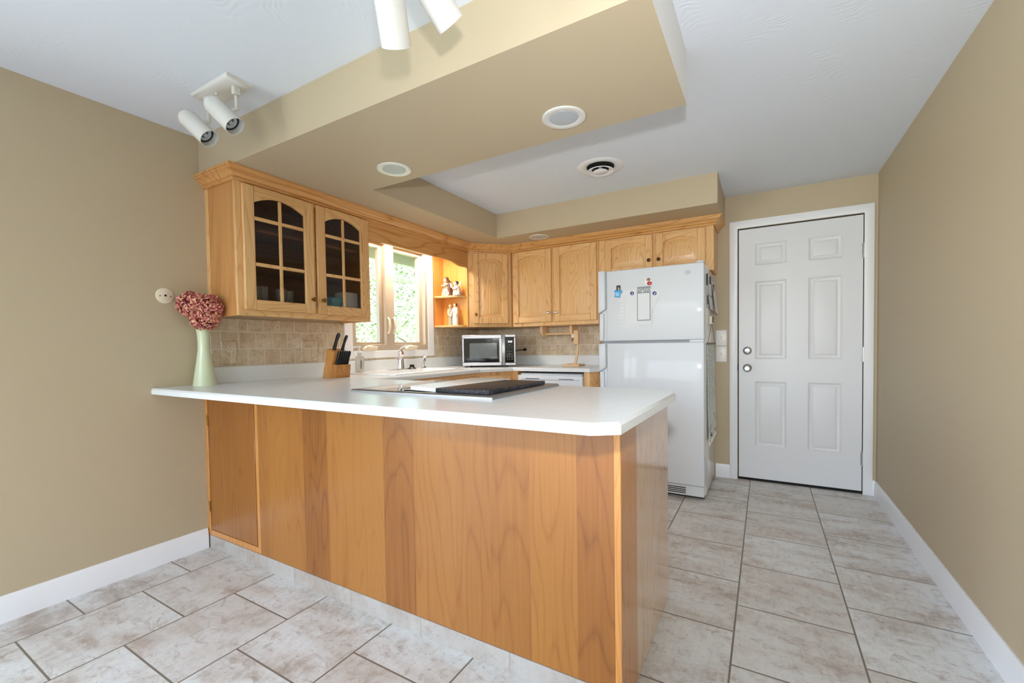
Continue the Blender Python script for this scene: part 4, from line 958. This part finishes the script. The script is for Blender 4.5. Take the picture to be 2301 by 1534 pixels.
part('white_robe', MB().loft(robe((.208, -.70, s0), [(.030, 0), (.034, .05), (.029, .09), (.024, .125), (.029, .155), (.024, .168), (.008, .175)], .95, .75)), IVORY, fc_, label='ivory white robe')
part('head', MB().ball((.150, -.702, s0 + .185), (.0145, .015, .019)), SKIN, fc_); part('head', MB().ball((.206, -.702, s0 + .189), (.0145, .015, .019)), SKIN, fc_)
part('hair', MB().ball((.145, -.696, s0 + .190), (.0145, .014, .018)), BROWN, fc_); part('hair', MB().ball((.212, -.695, s0 + .195), (.0145, .014, .018)), BROWN, fc_)
for a in ([(.128, -.705, s0 + .155), (.138, -.722, s0 + .11), (.172, -.722, s0 + .085)], [(.186, -.708, s0 + .155), (.180, -.722, s0 + .12), (.172, -.722, s0 + .085)], [(.232, -.705, s0 + .155), (.238, -.71, s0 + .12), (.228, -.72, s0 + .09)]): part('arm', MB().tube(a, .006, 8), IVORY, fc_)

# ------------------------------------------------------------------ ceiling fixtures
def can_light(x, y, label):
    t = thing('recessed_light', label, 'light', (x, y, S - .006), group='recessed lights in the soffit')
    part('trim_ring', MB().lathe([(.094, .0055), (.093, .001), (.088, -.001), (.068, .001), (.062, .003), (.062, .0055)], (x, y, S - .0062), n=48), LGLOSS, t)
    part('lens', MB().lathe([(.0625, .005), (.061, .002), (.04, .0012), (0, .001)], (x, y, S - .0062), n=40), GREYLENS, t)
can_light(1.000, -2.262, 'recessed light in the bulkhead nearer the glass cabinets')
can_light(2.016, -2.274, 'larger looking recessed light at the open end of the bulkhead')
can_light(1.000, -.478, 'recessed light in the back soffit above the double cabinet')
vt = thing('round_ceiling_vent', 'round white ceiling air diffuser inside the tray', 'vent', (1.808, -1.165, H - .03))
part('rim', MB().lathe([(.155, .0295), (.150, .026), (.11, .022), (.092, .0295)], (1.808, -1.165, H - .03), n=48), TRIMW, vt)
part('dark_throat', MB().cyl((1.808, -1.165, H - .006), (1.808, -1.165, H - .0005), .090, n=40), DARK, vt)
part('outer_cone', MB().lathe([(.088, 0.002), (.086, -.002), (.056, .010), (.058, .013)], (1.808, -1.165, H - .03), n=40, cap0=False, cap1=False), TRIMW, vt)
part('centre_disc', MB().lathe([(0, -.006), (.045, -.006), (.050, -.002), (.04, .004), (.012, .006), (.012, .024), (0, .024)], (1.808, -1.165, H - .03), n=32), TRIMW, vt)

def spot_head(fixture, axis, dome, pivot, arm_top):
    ax = Vector(axis).normalized(); dome = Vector(dome); r_ = .0415; Lh = .140; dome = dome + ax * .025
    prof = [(.0005, -.040), (.014, -.038), (.026, -.031), (.036, -.017), (r_, .002), (r_, Lh), (r_ - .0025, Lh), (r_ - .0035, .09), (.030, .065), (.012, .05), (0, .05)]
    h = part('lamp_head', MB().lathe(prof, dome, ax, 40, True, True), LGLOSS, fixture)
    part('bulb', MB().lathe([(.030, .085), (.033, .105), (.029, .112), (.012, .104), (.008, .116), (0, .117)], dome, ax, 28), GREYLENS, h)
    part('bulb_rim', MB().lathe([(.0378, .106), (.0378, .112), (.033, .114), (.033, .106)], dome, ax, 28), INK, h)
    piv = Vector(pivot); at_ = Vector(arm_top)
    near = dome + ax * ((piv - dome).dot(ax)); rad = (piv - near).normalized()
    part('arm', MB().box(at_.x - .011, at_.y - .016, H - .056, at_.x + .011, at_.y + .016, H - .020, .003).tube([(at_.x, at_.y, H - .06), (at_.x, at_.y, piv.z + .012), piv], .0075, 10).cyl(near + rad * (r_ - .002), piv + rad * .006, .008, n=12), LGLOSS, fixture)
def spot_fixture(label, px0, px1, py0, py1, heads):
    t = thing('spotlight_fixture', label, 'light fixture', ((px0 + px1) / 2, (py0 + py1) / 2, H - .03))
    L_ = []
    for k_, z in ((0, H - .0005), (.002, H - .006), (.010, H - .016), (.024, H - .021)):
        L_.append([(px0 + k_, py0 + k_ * .6, z), (px1 - k_, py0 + k_ * .6, z), (px1 - k_, py1 - k_ * .6, z), (px0 + k_, py1 - k_ * .6, z)])
    part('base_plate', MB().loft(L_), LGLOSS, t)
    part('screw', MB().ball(((px0 + px1) / 2, (py0 + py1) / 2 - .02, H - .030), (.007, .007, .005)), LGLOSS, t)
    for a in heads: spot_head(t, *a)
spot_fixture('white twin spotlight fixture on the ceiling near the left wall', .448, .764, -3.004, -2.888,
             [((.66, .30, -.69), (.457, -3.033, 2.212), (.520, -2.962, 2.195), (.520, -2.962)), ((.646, .271, -.714), (.635, -3.008, 2.234), (.716, -2.940, 2.212), (.716, -2.940))])
spot_fixture('white twin spotlight fixture in front of the bulkhead, cut off by the photo top edge', 1.80, 2.116, -3.19, -3.074,
             [((-.378, .589, -.714), (1.918, -3.205, 2.108), (1.935, -3.13, 2.135), (1.935, -3.13)), ((.164, .78, -.604), (1.964, -3.156, 2.151), (2.03, -3.09, 2.18), (2.06, -3.10))])

# ------------------------------------------------------------------ outside
struct('ground_outside', MB().box(-40, -30, -.45, -T - .01, 40, -.3), GRASS)
struct('trim_3', MB().box(-.62, YB, 2.16, -T, 6, 2.24).box(-.66, YB, 2.03, -.62, 6, 2.24), EAVE, label='grey roof eave outside the kitchen window')
def tree(x, y, h, r, n, label, seed):
    rn = random.Random(seed); t = thing('garden_tree', label, 'tree', (x, y, -.3), group='trees outside the window')
    mb = MB()
    cl_s = [Vector((x + rn.uniform(-r, r) * .75, y + rn.uniform(-r, r) * .75, rn.uniform(.2, h))) for _ in range(26)]
    for i in range(n):
        c = rn.choice(cl_s); q = c + Vector((rn.gauss(0, .36), rn.gauss(0, .36), rn.gauss(0, .36)))
        if q.z < -.2 or q.x > -1.1: continue
        a, b2 = rn.uniform(0, 2 * PI), rn.uniform(-.9, .9); u_ = Vector((math.cos(a), math.sin(a), b2)).normalized(); v_ = u_.cross(Vector((rn.uniform(-1, 1), rn.uniform(-1, 1), 1))).normalized(); s_ = rn.uniform(.022, .050)
        mb.raw([q - u_ * s_, q + v_ * s_ * .5, q + u_ * s_, q - v_ * s_ * .5], [(0, 1, 2, 3)])
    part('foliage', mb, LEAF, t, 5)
    tr = MB().tube([(x, y, -.3), (x + .05, y, h * .35), (x - .05, y + .1, h * .8)], [.06, .045, .02], 8)
    for c in cl_s[:9]: tr.tube([(x, y, max(.1, c.z * .5)), (x * .5 + c.x * .5, y * .5 + c.y * .5, c.z * .85), c], [.018, .012, .006], 6)
    part('trunk', tr, BARK, t)
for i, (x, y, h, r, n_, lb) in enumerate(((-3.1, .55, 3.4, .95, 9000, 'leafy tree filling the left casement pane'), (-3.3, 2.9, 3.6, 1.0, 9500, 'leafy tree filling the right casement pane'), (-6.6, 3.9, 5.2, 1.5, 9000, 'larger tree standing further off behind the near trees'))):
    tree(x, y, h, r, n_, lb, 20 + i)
